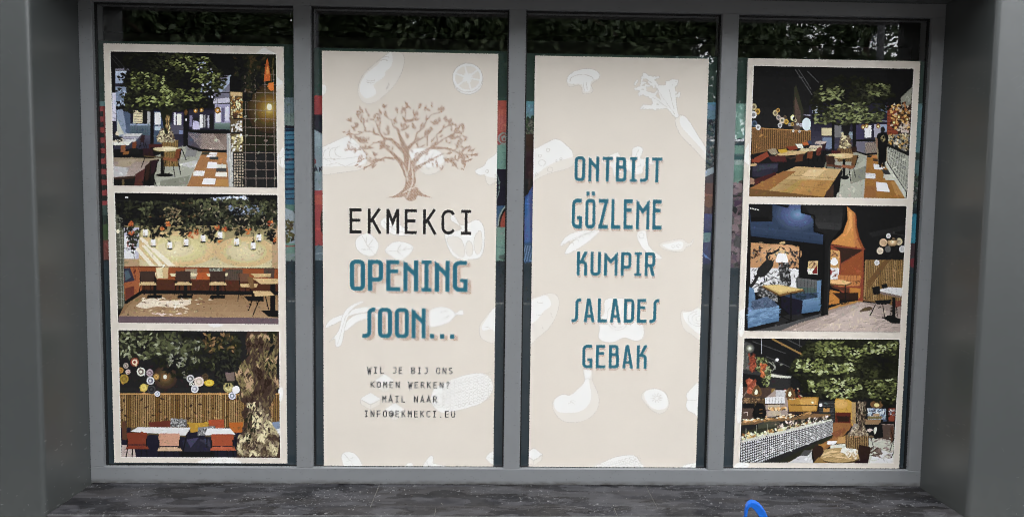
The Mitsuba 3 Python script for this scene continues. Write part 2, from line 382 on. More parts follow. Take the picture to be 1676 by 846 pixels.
# ------------------------------------------------------------------ flat print: shapes laid on a sheet, each ink its own colour
DZ = 0.00003
class Sheet:
    """Printed matter on an upright sheet facing -y. Shapes are drawn in the sheet's own sketch units; quad = its four corners
    (top left, top right, bottom right, bottom left) in those units."""
    def __init__(self, key, x0, x1, z0, z1, y, quad):
        self.key, self.y = key, y
        src = np.array(quad, float); dst = np.array([(x0, z1), (x1, z1), (x1, z0), (x0, z0)])
        A = []
        for (a, b), (u, v) in zip(src, dst):
            A += [[a, b, 1, 0, 0, 0, -u * a, -u * b], [0, 0, 0, a, b, 1, -v * a, -v * b]]
        h = np.linalg.solve(np.array(A), dst.ravel())
        self.H = np.append(h, 1).reshape(3, 3)
        self.o, self.s = (0.0, 0.0), 1.0
        self.clip = box(x0, z0, x1, z1)
        self.boxes, self.parts, self.cur = [], {}, None
        self.items, self.keep, self.tone, self.strips = [], False, None, 0
    def unit(self, ox, oy, s): self.o, self.s = (ox, oy), s
    def to(self, P):
        P = np.asarray(P, float) * self.s + self.o
        q = np.c_[P, np.ones(len(P))] @ self.H.T
        return q[:, :2] / q[:, 2:]
    def geom(self, g): return shapely.transform(g, self.to)
    def level(self, b, n=1):
        if self.boxes:
            B = np.array([x[0] for x in self.boxes]); L = np.array([x[1] for x in self.boxes])
            hit = (B[:, 0] < b[2]) & (B[:, 2] > b[0]) & (B[:, 1] < b[3]) & (B[:, 3] > b[1])
            l = int(L[hit].max()) + 1 if hit.any() else 0
        else: l = 0
        self.boxes.append((b, l + n - 1))
        return l
    def part(self, name): self.cur = name
    def tris(self, v2, f, col, lev):
        v = np.c_[v2[:, 0], np.full(len(v2), self.y) - np.broadcast_to(lev, (len(v2),)) * DZ, v2[:, 1]]
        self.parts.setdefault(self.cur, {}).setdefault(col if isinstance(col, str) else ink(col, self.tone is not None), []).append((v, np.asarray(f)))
    def metric(self, g, col, lev=None):
        g = shapely.make_valid(g).intersection(self.clip)
        if g.is_empty: return
        if lev is None: lev = self.level(g.bounds)
        if self.tone and not isinstance(col, str): col = self.tone(col)
        for p in getattr(g, 'geoms', [g]):
            if p.geom_type != 'Polygon' or p.area < 1e-9: continue
            v, f = trimesh.creation.triangulate_polygon(p, engine='earcut')
            self.tris(np.asarray(v), f, col, lev)
            if self.keep: self.items.append((p, col, lev))
    def shape(self, g, col): self.metric(self.geom(shapely.make_valid(g)), col)
    def poly(self, pts, col): self.shape(Polygon(pts), col)
    def rect(self, x0, y0, x1, y1, col): self.poly([(x0, y0), (x1, y0), (x1, y1), (x0, y1)], col)
    def ell(self, x, y, rx, ry, col, rot=0, n=22):
        a = np.linspace(0, 2 * np.pi, n, endpoint=False)
        g = affinity.rotate(Polygon(np.c_[x + rx * np.cos(a), y + ry * np.sin(a)]), rot, origin=(x, y))
        self.shape(g, col)
    def line(self, pts, w, col): self.shape(LineString(pts).buffer(w / 2, cap_style='flat', join_style='mitre'), col)
    def lines(self, L, w, col): self.shape(unary_union([LineString(p).buffer(w / 2, cap_style='flat', join_style='mitre') for p in L]), col)
    def grad(self, pts, c0, c1, n=8, vert=True):
        """a four-cornered field whose colour runs from c0 to c1 in bands"""
        a, b, c, d = [np.array(p, float) for p in pts]
        n = max(n, min(26, int(max(abs(x - y) for x, y in zip(c0, c1)) / 3) + 1)) if self.tone else n
        for i in range(n):
            t0, t1 = i / n, (i + 1) / n
            q = [a + (d - a) * t0, b + (c - b) * t0, b + (c - b) * t1, a + (d - a) * t1] if vert else [a + (b - a) * t0, a + (b - a) * t1, d + (c - d) * t1, d + (c - d) * t0]
            self.poly(q, [x + (y - x) * (i + .5) / n for x, y in zip(c0, c1)])
    def glow(self, x, y, r, cols, ry=None):
        if self.tone and len(cols) > 1:
            cols = [tuple(u + (v - u) * k / 5 for u, v in zip(p, q)) for p, q in zip(cols, cols[1:]) for k in range(5)] + [cols[-1]]
        for i, cc in enumerate(cols): self.ell(x, y, r * (1 - i / len(cols)), (ry or r) * (1 - i / len(cols)), cc)
    def scatter(self, pts, n, size, cols, seed, asp=0.45, ang=(0, 180), clump=0.0, grow=0.6, light=None):
        """many little leaf shapes inside an outline; clump > 0 groups the tones, light = (dx, dy) brightens that side of each clump"""
        r = np.random.default_rng(seed)
        P = Polygon(pts); P = P if P.is_valid else P.buffer(0)
        b = P.bounds
        q = r.uniform((b[0], b[1]), (b[2], b[3]), (int(n * 2.5 * max(1, (b[2] - b[0]) * (b[3] - b[1]) / P.area / 2.2)), 2))
        q = q[shapely.contains_xy(P, q[:, 0], q[:, 1])][:n]
        m = len(q)
        L = size * r.uniform(1 - grow / 2, 1 + grow / 2, m); a = np.radians(r.uniform(*ang, m))
        if clump > 0:
            from meshkit import fbm as nf
            k = nf(np.c_[q / clump, np.full(m, seed * 3.7)], 3)
            k = (k - k.min()) / (np.ptp(k) + 1e-9) + r.normal(0, .13, m)
        else: k = r.random(m)
        idx = np.clip((k * len(cols)).astype(int), 0, len(cols) - 1)
        u = np.c_[np.cos(a), np.sin(a)] * L[:, None]; w = np.c_[-np.sin(a), np.cos(a)] * (L * asp)[:, None]
        quad = np.stack([q - u, q - .15 * u + w, q + u, q - .15 * u - w], 1)
        v = self.to(quad.reshape(-1, 2)).reshape(-1, 4, 2)
        x0, x1, z0, z1 = self.rect_in
        ok = (v[..., 0].min(1) > x0) & (v[..., 0].max(1) < x1) & (v[..., 1].min(1) > z0) & (v[..., 1].max(1) < z1)
        v, idx = v[ok], idx[ok]
        if not len(v): return
        bb = (v[..., 0].min(), v[..., 1].min(), v[..., 0].max(), v[..., 1].max())
        NL = 6
        lev = self.level(bb, NL)
        lay = lev + r.integers(0, NL, len(v))
        for ci in range(len(cols)):
            for l in range(NL):
                s = v[(idx == ci) & (lay == lev + l)]
                if not len(s): continue
                f = np.arange(len(s))[:, None] * 4
                self.tris(s.reshape(-1, 2), np.vstack([f + [[0, 1, 2]], f + [[0, 2, 3]]]), self.tone(cols[ci]) if self.tone else cols[ci], lev + l)
    def grain(self, seed):
        """uneven tone in the ink: little flecks a shade lighter or darker than the field they lie on"""
        from meshkit import fbm as nf
        r = np.random.default_rng(seed)
        tree_ = shapely.STRtree([g for g, _, _ in self.items])
        x0, x1, z0, z1 = self.rect_in
        for n, lo, hi, amp, jit, f0 in ((900, .009, .020, .55, .05, 0), (2600, .004, .009, .45, .09, 3), (5200, .0016, .0042, .35, .14, 6)):
            q = np.c_[r.uniform(x0, x1, n), r.uniform(z0, z1, n)]
            if self.strips:     # only where the sheet shows beside the board in front of it
                q = np.c_[np.where(r.random(n) < .5, x0 + r.uniform(0, self.strips, n), x1 - r.uniform(0, self.strips, n)), r.uniform(z0 + .7, z1, n)][:n // 2]
            i, j = tree_.query(shapely.points(q), predicate='within')
            best = {}
            for a, b in zip(i, j):
                if a not in best or self.items[b][2] >= self.items[best[a]][2]: best[a] = b
            tone = nf(np.c_[q * 22, np.full(len(q), seed * 1.0)], 4) - .5
            for a, b in best.items():
                g, col, lev = self.items[b]
                if sum(col) > 690: continue
                m = 1 + amp * tone[a] + r.normal(0, jit)
                c_ = [min(255, max(0, v * m + r.normal(0, 2.0))) for v in col]
                L, w, t = r.uniform(lo, hi), r.uniform(.25, .6), r.uniform(0, math.pi)
                u = np.array([math.cos(t), math.sin(t)]) * L / 2; v = np.array([-math.sin(t), math.cos(t)]) * L * w / 2
                P = np.array([q[a] - u, q[a] - .3 * u + v, q[a] + u * .6 + v * .8, q[a] + u, q[a] + .2 * u - v])
                if P[:, 0].min() < x0 or P[:, 0].max() > x1 or P[:, 1].min() < z0 or P[:, 1].max() > z1: continue
                self.tris(P, [[0, 1, 2], [0, 2, 3], [0, 3, 4]], c_, lev + .1 * (f0 + int(r.integers(0, 3))) + .05)
    @property
    def rect_in(self):
        b = self.clip.bounds
        return b[0], b[2], b[1], b[3]
    def build(self):
        for name, by in self.parts.items():
            key = numbered(self.key + '__' + name.rstrip('0123456789'))
            for i, (m, items) in enumerate(by.items()):
                off, V, F = 0, [], []
                for v, f in items:
                    # faces turned to the street
                    a, b, c = v[f[:, 0]], v[f[:, 1]], v[f[:, 2]]
                    flip = np.cross(b - a, c - a)[:, 1] > 0
                    f = np.where(flip[:, None], f[:, ::-1], f)
                    V.append(v); F.append(f + off); off += len(v)
                scene['%s__%03d' % (key, i + 1)] = mikit.ply((np.vstack(V), np.vstack(F)), m)
            self.made = getattr(self, 'made', []) + [(name, key)]
        return dict(getattr(self, 'made', []))

# ------------------------------------------------------------------ two alphabets of strokes
def arc(cx, cy, rx, ry, a0, a1, n=9):
    return [(cx + rx * math.cos(math.radians(a)), cy + ry * math.sin(math.radians(a))) for a in np.linspace(a0, a1, n)]
def st(*paths, t=0.13, cap='flat'):
    return unary_union([LineString(p).buffer(t / 2, cap_style=cap, join_style='mitre') for p in paths])
def ring(x0, y0, x1, y1, r, t):
    o = box(x0 + r, y0 + r, x1 - r, y1 - r).buffer(r, quad_segs=5)
    ri = max(r - t, 0.03)
    return o.difference(box(x0 + t + ri, y0 + t + ri, x1 - t - ri, y1 - t - ri).buffer(ri, quad_segs=5))
def deco(ch):
    t, w = 0.135, 0.46; a = t / 2
    stem = box(0, 0, t, 1); rstem = box(w - t, 0, w, 1)
    O = ring(0, 0, w, 1, .17, t)
    if ch == 'O': return O, w
    if ch == '\u00d6': return unary_union([O, box(.03, 1.10, .18, 1.24), box(.27, 1.10, .42, 1.24)]), w
    if ch == 'P': return unary_union([stem, ring(0, .30, w, 1, .15, t), box(0, .30, .2, .30 + t), box(0, 1 - t, .2, 1)]), w
    if ch == 'R': return unary_union([stem, ring(0, .38, w, 1, .15, t), box(0, .38, .2, .38 + t), box(0, 1 - t, .2, 1), Polygon([(.2, .42), (.34, .42), (w, 0), (w - .15, 0)])]), w
    if ch == 'B': return unary_union([stem, ring(0, .52, w - .03, 1, .13, t), ring(0, 0, w, .655, .15, t), box(0, 0, .2, t), box(0, 1 - t, .2, 1), box(0, .52, .2, .655)]), w
    if ch == 'D': return unary_union([O, box(0, 0, t, 1), box(0, 0, .2, t), box(0, 1 - t, .2, 1)]), w
    if ch == 'E': return unary_union([stem, box(0, 1 - t, .40, 1), box(0, .575, .36, .70), box(0, 0, .43, t)]), .43
    if ch == 'L': return unary_union([stem, box(0, 0, .42, t)]), .42
    if ch == 'N': return unary_union([box(0, 0, t, .93), rstem, Polygon([(0, 1), (w - a, .60), (w - a, .42), (0, .80)])]), w
    if ch == 'M':
        W = .60
        return unary_union([box(0, 0, t, .93), box(W - t, 0, W, .93), Polygon([(0, 1), (W / 2, .70), (W, 1), (W, .80), (W / 2, .50), (0, .80)])]), W
    if ch == 'I': return unary_union([box(.09, 0, .09 + t, 1), box(0, 1 - .12, .315, 1), box(0, 0, .315, .12)]), .315
    if ch == 'J': return st(arc(.20, .20, .20 - .0, .13, 0, 0, 2)[:1] and [(.36 - a, 1), (.36 - a, .2)] + arc(.36 - a - .15, .2, .15, .2 - a, 0, -90)[1:] + [(0, a)], t=t), .36
    if ch == 'T': return unary_union([box(.45 / 2 - a, 0, .45 / 2 + a, 1), box(0, 1 - t, .45, 1)]), .45
    if ch == 'Z': return unary_union([box(0, 1 - t, .44, 1), box(0, 0, .44, t), Polygon([(0, 0.02), (.15, .02), (.44, .98), (.29, .98)])]), .44
    if ch == 'U': return ring(0, 0, w, 1, .17, t).difference(box(-.1, .7, 1, 1.1)).union(box(0, .6, t, 1)).union(box(w - t, .6, w, 1)), w
    if ch == 'A': return unary_union([Polygon([(0, 0), (.14, 0), (.26, .98), (.13, 1)]), Polygon([(.13, 1), (.29, 1), (w + .03, 0), (w - .11, 0), (.2, .9)]), box(.08, .20, w - .06, .32)]), w + .03
    if ch == 'K': return unary_union([stem, Polygon([(.1, .50), (w - .14, 1), (w, 1), (w, .94), (.27, .60)]), st([(.08, .56), (.25, .56)] + arc(.25, .42, w - a - .25, .14, 90, 0) + [(w - a, 0)], t=t)]), w
    if ch == 'G': return unary_union([st([(.43, 1 - a), (.22, 1 - a)] + arc(.22, .8, .22 - a, .2 - a, 90, 180) + [(a, .2)] + arc(.22, .2, .22 - a, .2 - a, 180, 270) + [(w - a, a)], t=t), box(w - t, 0, w, .42), box(.22, .31, w, .42)]), w
    if ch == 'S': return st([(.42, 1 - a), (.36, 1 - a)] + arc(.36, .80, .13, .2 - a, 90, 180) + [(.23, .20)] + arc(.10, .20, .13, .2 - a, 0, -90) + [(0, a)], t=t), .42
    if ch == '.': return box(.05, 0, .19, .15), .24
    return Polygon(), .3
def mono(ch, t=0.12):
    a = t / 2; w = .56
    S = lambda *p: st(*p, t=t)
    if ch == 'E': return S([(a, 0), (a, 1)], [(0, 1 - a), (w - .03, 1 - a)], [(0, .53), (w - .08, .53)], [(0, a), (w - .03, a)])
    if ch == 'F': return S([(a, 0), (a, 1)], [(0, 1 - a), (w - .03, 1 - a)], [(0, .50), (w - .08, .50)])
    if ch == 'K': return S([(a, 0), (a, 1)], [(w - .05, 1.0), (.10, .46)], [(.20, .56), (w - .02, 0.0)])
    if ch == 'M': return S([(a, 0), (a, 1)], [(w - a, 0), (w - a, 1)], [(a, .98), (w / 2, .45), (w - a, .98)])
    if ch == 'C': return S(arc(.31, .70, .25, .30 - a, 25, 180) + arc(.31, .30, .25, .30 - a, 180, 335))
    if ch == 'I': return S([(w / 2, 0), (w / 2, 1)], [(.06, 1 - a), (w - .06, 1 - a)], [(.06, a), (w - .06, a)])
    if ch == 'W': return S([(0.03, 1), (.15, .02), (w / 2, .62), (w - .15, .02), (w - .03, 1)])
    if ch == 'L': return S([(a + .04, 0), (a + .04, 1)], [(.04, a), (w, a)])
    if ch == 'J': return S([(.15, 1 - a), (w - a, 1 - a), (w - a, .28)] + arc(.29, .28, .21, .28 - a, 0, -160)[1:])
    if ch == 'B': return unary_union([S([(a, 0), (a, 1)]), ring(0, .48, w - .05, 1, .2, t), ring(0, 0, w, .56, .22, t), box(0, 0, .25, t), box(0, 1 - t, .25, 1), box(0, .47, .25, .47 + t)])
    if ch == 'O': return ring(0, 0, w, 1, .26, t)
    if ch == 'N': return S([(a, 0), (a, 1)], [(w - a, 0), (w - a, 1)], [(a, .97), (w - a, .03)])
    if ch == 'S': return S(arc(.28, .74, .21, .26 - a, 30, 230) + arc(.28, .27, .22, .27 - a, 50, -150))
    if ch == 'R': return unary_union([S([(a, 0), (a, 1)], [(.25, .45), (w, 0)]), ring(0, .42, w - .03, 1, .24, t), box(0, .42, .25, .42 + t), box(0, 1 - t, .25, 1)])
    if ch == '?': return unary_union([S(arc(.27, .77, .2, .23 - a, 170, -60) + [(.27, .45), (.27, .28)]), Point(.27, .07).buffer(.085)])
    if ch == 'A': return S([(.03, 0), (w / 2, .97), (w - .03, 0)], [(.13, .30), (w - .13, .30)])
    if ch == 'U': return S([(a, 1), (a, .28)] + arc(w / 2, .28, w / 2 - a, .28 - a, 180, 360) + [(w - a, 1)])
    if ch == '.': return Point(.28, .08).buffer(.10)
    if ch == '@': return unary_union([S(arc(.29, .5, .29, .5 - a, -60, 300, 22)), affinity.scale(S(arc(.33, .45, .13, .17, 0, 360, 14)), .95, 1), S([(.46, .65), (.47, .32), (.57, .36)])])
    return Polygon()
def words(text, font, x0, x1, z0, z1, gap=0.09, t=0.12, pitch=0.80):
    gs, x = [], 0.0
    for ch in text:
        if font == 'deco':
            if ch == ' ': x += .3; continue
            g, w = deco(ch); gs.append(affinity.translate(g, x, 0)); x += w + gap
        else:
            g = mono(ch, t)
            if not g.is_empty: gs.append(affinity.translate(g, x, 0))
            x += pitch
    g = unary_union([h if h.is_valid else h.buffer(0) for h in gs])
    b = g.bounds
    return affinity.affine_transform(g, [(x1 - x0) / (b[2] - b[0]), 0, 0, z1 - z0, x0 - b[0] * (x1 - x0) / (b[2] - b[0]), z0])
def hatch(g, spacing, thick, slope):
    b = g.bounds; L = []
    n = int((b[2] - b[0] + b[3] - b[1]) / spacing) + 40
    for i in range(-n, n):
        c = b[1] + i * spacing
        L.append(Polygon([(b[0], c), (b[2], c + slope * (b[2] - b[0])), (b[2], c + slope * (b[2] - b[0]) + thick), (b[0], c + thick)]))
    return g.intersection(unary_union(L))

TEAL, RUST, BLACK, PAPER = (40, 99, 116), (150, 98, 62), (26, 25, 25), (231, 225, 216)
def deco_line(s, text, x0, x1, z0, z1, dx, dz, gap=0.09):
    s.part('lettering%d' % len(s.parts))
    g = words(text, 'deco', x0, x1, z0, z1, gap)
    s.metric(g.buffer(0.0028, quad_segs=2), PAPER)
    steps = [affinity.translate(g, dx * k / 5, dz * k / 5) for k in range(1, 6)]
    sh = unary_union(steps).difference(g.buffer(0.0008))
    s.metric(hatch(sh, 0.0072, 0.0031, 0.72), RUST)
    s.metric(g, TEAL)
    return s.cur
def mono_line(s, text, x0, x1, z0, z1, t, halo=0.0022, col=BLACK, pitch=0.80):
    """one part per word"""
    full = words(text, 'mono', 0, 1, 0, 1, t=t, pitch=pitch)
    allg, x, out = [], 0.0, []
    for w in text.split(' '):
        g = unary_union([affinity.translate(mono(ch, t), x + i * pitch, 0) for i, ch in enumerate(w)])
        x += (len(w) + 1) * pitch
        allg.append((w, g))
    b = unary_union([g for _, g in allg]).bounds
    sx = (x1 - x0) / (b[2] - b[0])
    for w, g in allg:
        s.part('lettering%d' % len(s.parts))
        g = affinity.affine_transform(g, [sx, 0, 0, z1 - z0, x0 - b[0] * sx, z0])
        s.metric(g.buffer(halo, quad_segs=2), PAPER)
        s.metric(g, col)
        out.append((s.cur, w))
    return out

BY, TH = 0.0200, 0.0060       # front of the boards, their thickness
def board(key, x0, x1, z0, z1):
    add(key + '__board', bx(x0, x1, BY + 0.0006, BY + TH, z0, z1), 'board_edge')
    v = np.array([(x0, BY, z0), (x1, BY, z0), (x1, BY, z1), (x0, BY, z1)])
    pr = bx(x0, x1, BY, BY + 0.0006, z0, z1)
    add(key + '__face', pr, 'paper')

# ------------------------------------------------------------------ the four old graphics stuck inside the panes
FILM_Y = 0.0345
DG, DB = (36, 50, 49), (36, 48, 52)
def film(i, x0, x1, z1, quad, label):
    key = numbered('window_film')
    add(key + '__sheet', bx(x0, x1, FILM_Y, FILM_Y + 0.0004, PANE0 - 0.01, z1), ink((48, 62, 64)))
    s = Sheet(key, x0, x1, PANE0 - 0.01, z1, FILM_Y - 0.0006, quad)
    s.part('print')
    s.keep, s.tone, s.strips = True, lambda c: c, .085
    tag(key, label, 'window graphic')
    return s
s = film(0, -1.715, -.90, 2.270, [(152.8, 66.9), (484.8, 73.2), (489.9, 764.2), (171.5, 762.7)], 'old window graphic behind the leftmost pane: red toothed edge, blue slats')
s.rect(140, 60, 500, 172, (46, 64, 64))
s.rect(150, 168, 500, 430, (26, 30, 32))
s.rect(150, 166, 200, 176, (96, 132, 140))
s.rect(158, 174, 176, 331, (30, 28, 30))
for k in range(10):
    y = 174 + 17.2 * k
    s.poly([(157, y), (188, y), (188, y + 8.5), (157, y + 8.5)], (140, 62, 60))
s.poly([(168, 174), (172, 174), (182, 332), (177, 332)], (120, 54, 54))
s.rect(160, 336, 200, 352, (60, 74, 72)); s.rect(160, 352, 200, 368, (34, 44, 40))
s.poly([(162, 368), (190, 366), (190, 392), (164, 394)], (60, 78, 48)); s.rect(163, 393, 190, 425, (118, 66, 60))
s.grad([(455, 160), (490, 160), (490, 206), (455, 206)], (96, 122, 122), (120, 140, 138), 5)
for k in range(5): s.line([(458 + 6 * k, 160), (458 + 6 * k, 206)], .8, (78, 100, 100))
s.rect(455, 206, 492, 211, (28, 30, 44))
s.grad([(455, 211), (492, 211), (492, 335), (455, 335)], (70, 122, 142), (58, 100, 128), 8)
for k in range(15): s.line([(455, 214 + 8 * k), (492, 213 + 8 * k)], 2.0 if k % 3 else 4, (34, 66, 92) if k % 2 else (24, 44, 66))
s.rect(455, 335, 492, 345, (88, 120, 110))
s.poly([(455, 352), (466, 340), (480, 346), (492, 366), (492, 402), (455, 402)], (150, 172, 178))
s.scatter([(455, 365), (478, 360), (480, 395), (455, 398)], 60, 5, [(52, 62, 34), (80, 92, 50), (34, 40, 26)], 3)
s.rect(455, 398, 492, 414, (112, 140, 128)); s.line([(455, 404), (492, 402)], 1.5, (150, 60, 56)); s.rect(455, 414, 492, 427, (122, 140, 140))
s.rect(140, 427, 500, 770, DB)
s.grain(len(s.items) + 7)
s.build()
s = film(1, -.85, -.02, 2.258, [(505.1, 78.5), (838.3, 84.7), (829.2, 765.9), (509.4, 764.3)], 'old window graphic behind the second pane, red and pale grey')
s.rect(500, 70, 850, 160, (48, 68, 66))
s.rect(500, 157, 532, 188, (148, 62, 58)); s.rect(500, 188, 532, 212, (28, 34, 46))
s.rect(500, 212, 532, 312, (128, 152, 152)); s.poly([(500, 200), (514, 212), (532, 222), (532, 200)], (32, 38, 48)); s.poly([(508, 209), (532, 227), (532, 240), (506, 240)], (140, 164, 164))
x = 511.5
for ch, x0 in (('O', 511), ('T', 519), ('T', 526)):
    s.shape(affinity.affine_transform(words(ch, 'mono', 0, 1, 0, 1, t=.17), [6.2, 0, 0, -8.2, x0, 268.6]), (130, 52, 52))
for ch, x0 in (('A', 513.5), ('K', 522)):
    s.shape(affinity.affine_transform(words(ch, 'mono', 0, 1, 0, 1, t=.17), [7, 0, 0, -8.6, x0, 281.6]), (38, 44, 54))
s.rect(500, 312, 534, 402, (154, 74, 68)); s.rect(500, 320, 532, 335, (166, 88, 78))
s.ell(541, 362, 17, 32, (24, 30, 34)); s.ell(542, 362, 14, 29, (120, 150, 150))
s.rect(500, 402, 534, 426, (106, 116, 124)); s.line([(500, 416), (534, 414)], 1.5, (140, 150, 160))
s.rect(808, 160, 840, 166, (60, 80, 76)); s.grad([(808, 165), (840, 165), (840, 237), (808, 237)], (172, 92, 84), (158, 76, 72), 4)
for k in range(9): s.line([(811 + 2.3 * k, 180), (811 + 2.3 * k, 216)], .8, (196, 128, 116))
s.ell(824, 227, 9, 10, (150, 170, 164)); s.ell(824, 227, 6.5, 7.5, (160, 84, 78)); s.ell(825, 227, 4.5, 5, (150, 170, 164)); s.ell(825, 228, 2, 2.4, (160, 84, 78))
s.rect(808, 237, 840, 277, (122, 156, 150)); s.rect(808, 277, 840, 337, (30, 33, 42))
s.ell(806, 305, 12, 26, (120, 140, 140)); s.ell(806, 305, 10.5, 24, (38, 46, 52))
s.rect(808, 337, 840, 372, (60, 96, 120)); s.ell(838, 372, 24, 40, (150, 160, 160)); s.ell(838, 372, 22, 37, (26, 28, 34)); s.ell(839, 372, 20, 34, (162, 78, 62))
s.rect(806, 372, 840, 430, (122, 150, 142)); s.ell(824, 421, 8, 4, (90, 104, 104)); s.line([(808, 402), (832, 408)], 1, (80, 110, 110))
s.rect(495, 427, 850, 770, DB)
s.grain(len(s.items) + 7)
s.build()
s = film(2, .02, .85, 2.252, [(854.2, 87.4), (1182.8, 93.5), (1160.1, 767.5), (844.6, 766.0)], 'old window graphic behind the third pane, blue denim and a hazy city view')
s.rect(840, 80, 1200, 170, (50, 70, 64))
s.grad([(850, 166), (880, 166), (880, 194), (850, 194)], (98, 140, 156), (112, 146, 152), 4)
s.rect(850, 194, 880, 250, (66, 74, 66)); s.scatter([(850, 190), (880, 190), (880, 222), (850, 222)], 90, 3.5, [(50, 64, 44), (74, 88, 58), (110, 116, 100), (38, 48, 38)], 4)
s.grad([(850, 220), (880, 220), (880, 320), (850, 320)], (64, 48, 44), (34, 28, 32), 6)
s.poly([(850, 330), (864, 318), (874, 300), (880, 296), (880, 402), (850, 402)], (52, 82, 140)); s.poly([(858, 330), (866, 318), (868, 396), (860, 398)], (66, 100, 160)); s.line([(872, 310), (872, 400)], 1, (38, 60, 110))
s.rect(850, 398, 880, 430, (58, 84, 118))
for k in range(6): s.line([(850 + 4 * k, 428), (856 + 4 * k, 402)], 1.4, (108, 140, 168))
s.grad([(1140, 168), (1190, 168), (1190, 198), (1140, 198)], (92, 132, 160), (112, 138, 150), 4)
s.rect(1140, 196, 1190, 275, (64, 76, 92)); s.scatter([(1140, 194), (1188, 194), (1188, 275), (1140, 275)], 260, 3.0, [(42, 52, 68), (84, 98, 112), (120, 126, 128), (34, 40, 52), (70, 84, 74)], 5, asp=.8)
s.poly([(1140, 285), (1190, 264), (1190, 274), (1140, 296)], (148, 160, 172)); s.poly([(1140, 296), (1190, 274), (1190, 300), (1140, 310)], (44, 48, 62))
s.grad([(1138, 300), (1190, 300), (1190, 350), (1138, 350)], (84, 56, 50), (70, 50, 60), 5); s.rect(1138, 318, 1190, 322, (130, 90, 70)); s.ell(1160, 330, 8, 10, (104, 66, 54))
s.grad([(1138, 350), (1190, 350), (1190, 432), (1138, 432)], (48, 66, 108), (34, 50, 86), 6); s.poly([(1138, 382), (1164, 380), (1162, 396), (1138, 398)], (92, 128, 132)); s.line([(1145, 410), (1168, 430)], 2, (80, 110, 150))
s.rect(840, 432, 1200, 770, DB)
s.grain(len(s.items) + 7)
s.build()
s = film(3, .9, 1.715, 2.250, [(1202.4, 94.7), (1520.4, 100.6), (1484.8, 769.0), (1179.0, 767.6)], 'old window graphic behind the rightmost pane, pale teal water over purple grey rocks')
s.rect(1170, 90, 1540, 172, (52, 74, 68))
s.grad([(1190, 170), (1230, 170), (1230, 262), (1190, 262)], (122, 158, 148), (110, 146, 140), 5)
s.rect(1190, 228, 1225, 238, (46, 70, 70)); s.rect(1190, 252, 1230, 262, (62, 90, 92)); s.rect(1190, 262, 1230, 270, (160, 172, 172)); s.grad([(1190, 270), (1230, 270), (1230, 300), (1190, 300)], (116, 152, 140), (96, 128, 120), 3)
s.rect(1190, 300, 1230, 438, (84, 76, 84)); s.scatter([(1188, 298), (1226, 298), (1222, 438), (1186, 438)], 230, 6.5, [(56, 50, 58), (100, 90, 98), (130, 120, 122), (40, 36, 44), (116, 108, 104), (74, 60, 72)], 6, asp=.7)
s.rect(1485, 170, 1530, 252, (98, 134, 140)); s.rect(1485, 250, 1530, 262, (40, 52, 54)); s.rect(1485, 262, 1530, 290, (84, 112, 120)); s.rect(1485, 288, 1530, 320, (52, 66, 62))
s.scatter([(1485, 286), (1515, 286), (1512, 345), (1485, 345)], 90, 4, [(70, 84, 70), (120, 128, 124), (34, 42, 44)], 8)
s.rect(1485, 340, 1530, 352, (30, 40, 50)); s.grad([(1485, 350), (1530, 350), (1530, 398), (1485, 398)], (44, 128, 150), (58, 146, 164), 4); s.rect(1485, 398, 1530, 420, (56, 40, 48)); s.ell(1496, 430, 9, 8, (110, 46, 50))
s.rect(1170, 438, 1540, 770, DB)
s.grain(len(s.items) + 7)
s.build()

# ------------------------------------------------------------------ boards with lettering
W1, W2, GL = (232, 230, 226), (223, 218, 209), (199, 193, 184)
def draw(s, n): s.part('food_drawing%d' % n)
def half(a, b, g, cut): return g.intersection(cut)
def blob(pts, r):
    """a smooth outline through rough corner points"""
    P = np.array(pts + pts[:3], float); t = np.arange(len(P))
    from scipy.interpolate import CubicSpline as S_
    P = np.array(pts, float); n = len(P); Q = np.vstack([P, P[:1]])
    cs_ = S_(np.arange(n + 1), Q, bc_type='periodic')
    return Polygon(cs_(np.linspace(0, n, n * 7, endpoint=False))).buffer(0)
def food(s, n, outer, inner=None, lines=(), w=1.0, outline=True):
    draw(s, n)
    g = blob(outer, 0)
    if outline: s.shape(g.buffer(w * .9), GL)
    s.shape(g, W2 if inner else W1)
    if inner: s.shape(blob(inner, 0).intersection(g), W1)
    if lines: s.lines(lines, w, GL)

key = numbered('menu_poster'); P2 = key
board(key, -.793, -.077, .523, 2.244)
s = Sheet(key, -.793, -.077, .523, 2.244, BY - 0.0006, [(526.8, 83.5), (815.5, 88.8), (807.5, 762.8), (530.2, 761.4)])
s.unit(500, 70, 350 / 1021)
food(s, 1, [(392, 55), (430, 40), (465, 60), (468, 110), (440, 180), (390, 240), (330, 285), (280, 285), (253, 245), (262, 180), (310, 120)],
     [(262, 200), (300, 140), (345, 105), (380, 58), (412, 55), (410, 110), (382, 140), (378, 160), (345, 185), (325, 210), (338, 240), (300, 265), (268, 250)],
     [arc(312, 175, 22, 9, 20, 160), arc(310, 185, 22, 9, 20, 160), arc(375, 90, 18, 7, 200, 340), arc(385, 75, 16, 7, 200, 340), [(385, 225), (398, 195), (400, 205), (386, 225)]], 2.5)
draw(s, 2); s.ell(776, 178, 74, 72, GL); s.ell(776, 177, 71, 70, W1); s.ell(774, 168, 74, 71, GL); s.ell(774, 168, 71, 68, W1); s.ell(774, 168, 60, 57, W2)
for a in (12, 75, 140, 200, 258, 322): s.line([(774, 168), (774 + 62 * math.cos(math.radians(a)), 168 + 60 * math.sin(math.radians(a)))], 8, W1)
for k in range(10):
    a = .3 + k * .628; s.ell(774 + 14 * math.cos(a), 168 + 13 * math.sin(a), 12, 5, W1, math.degrees(a))
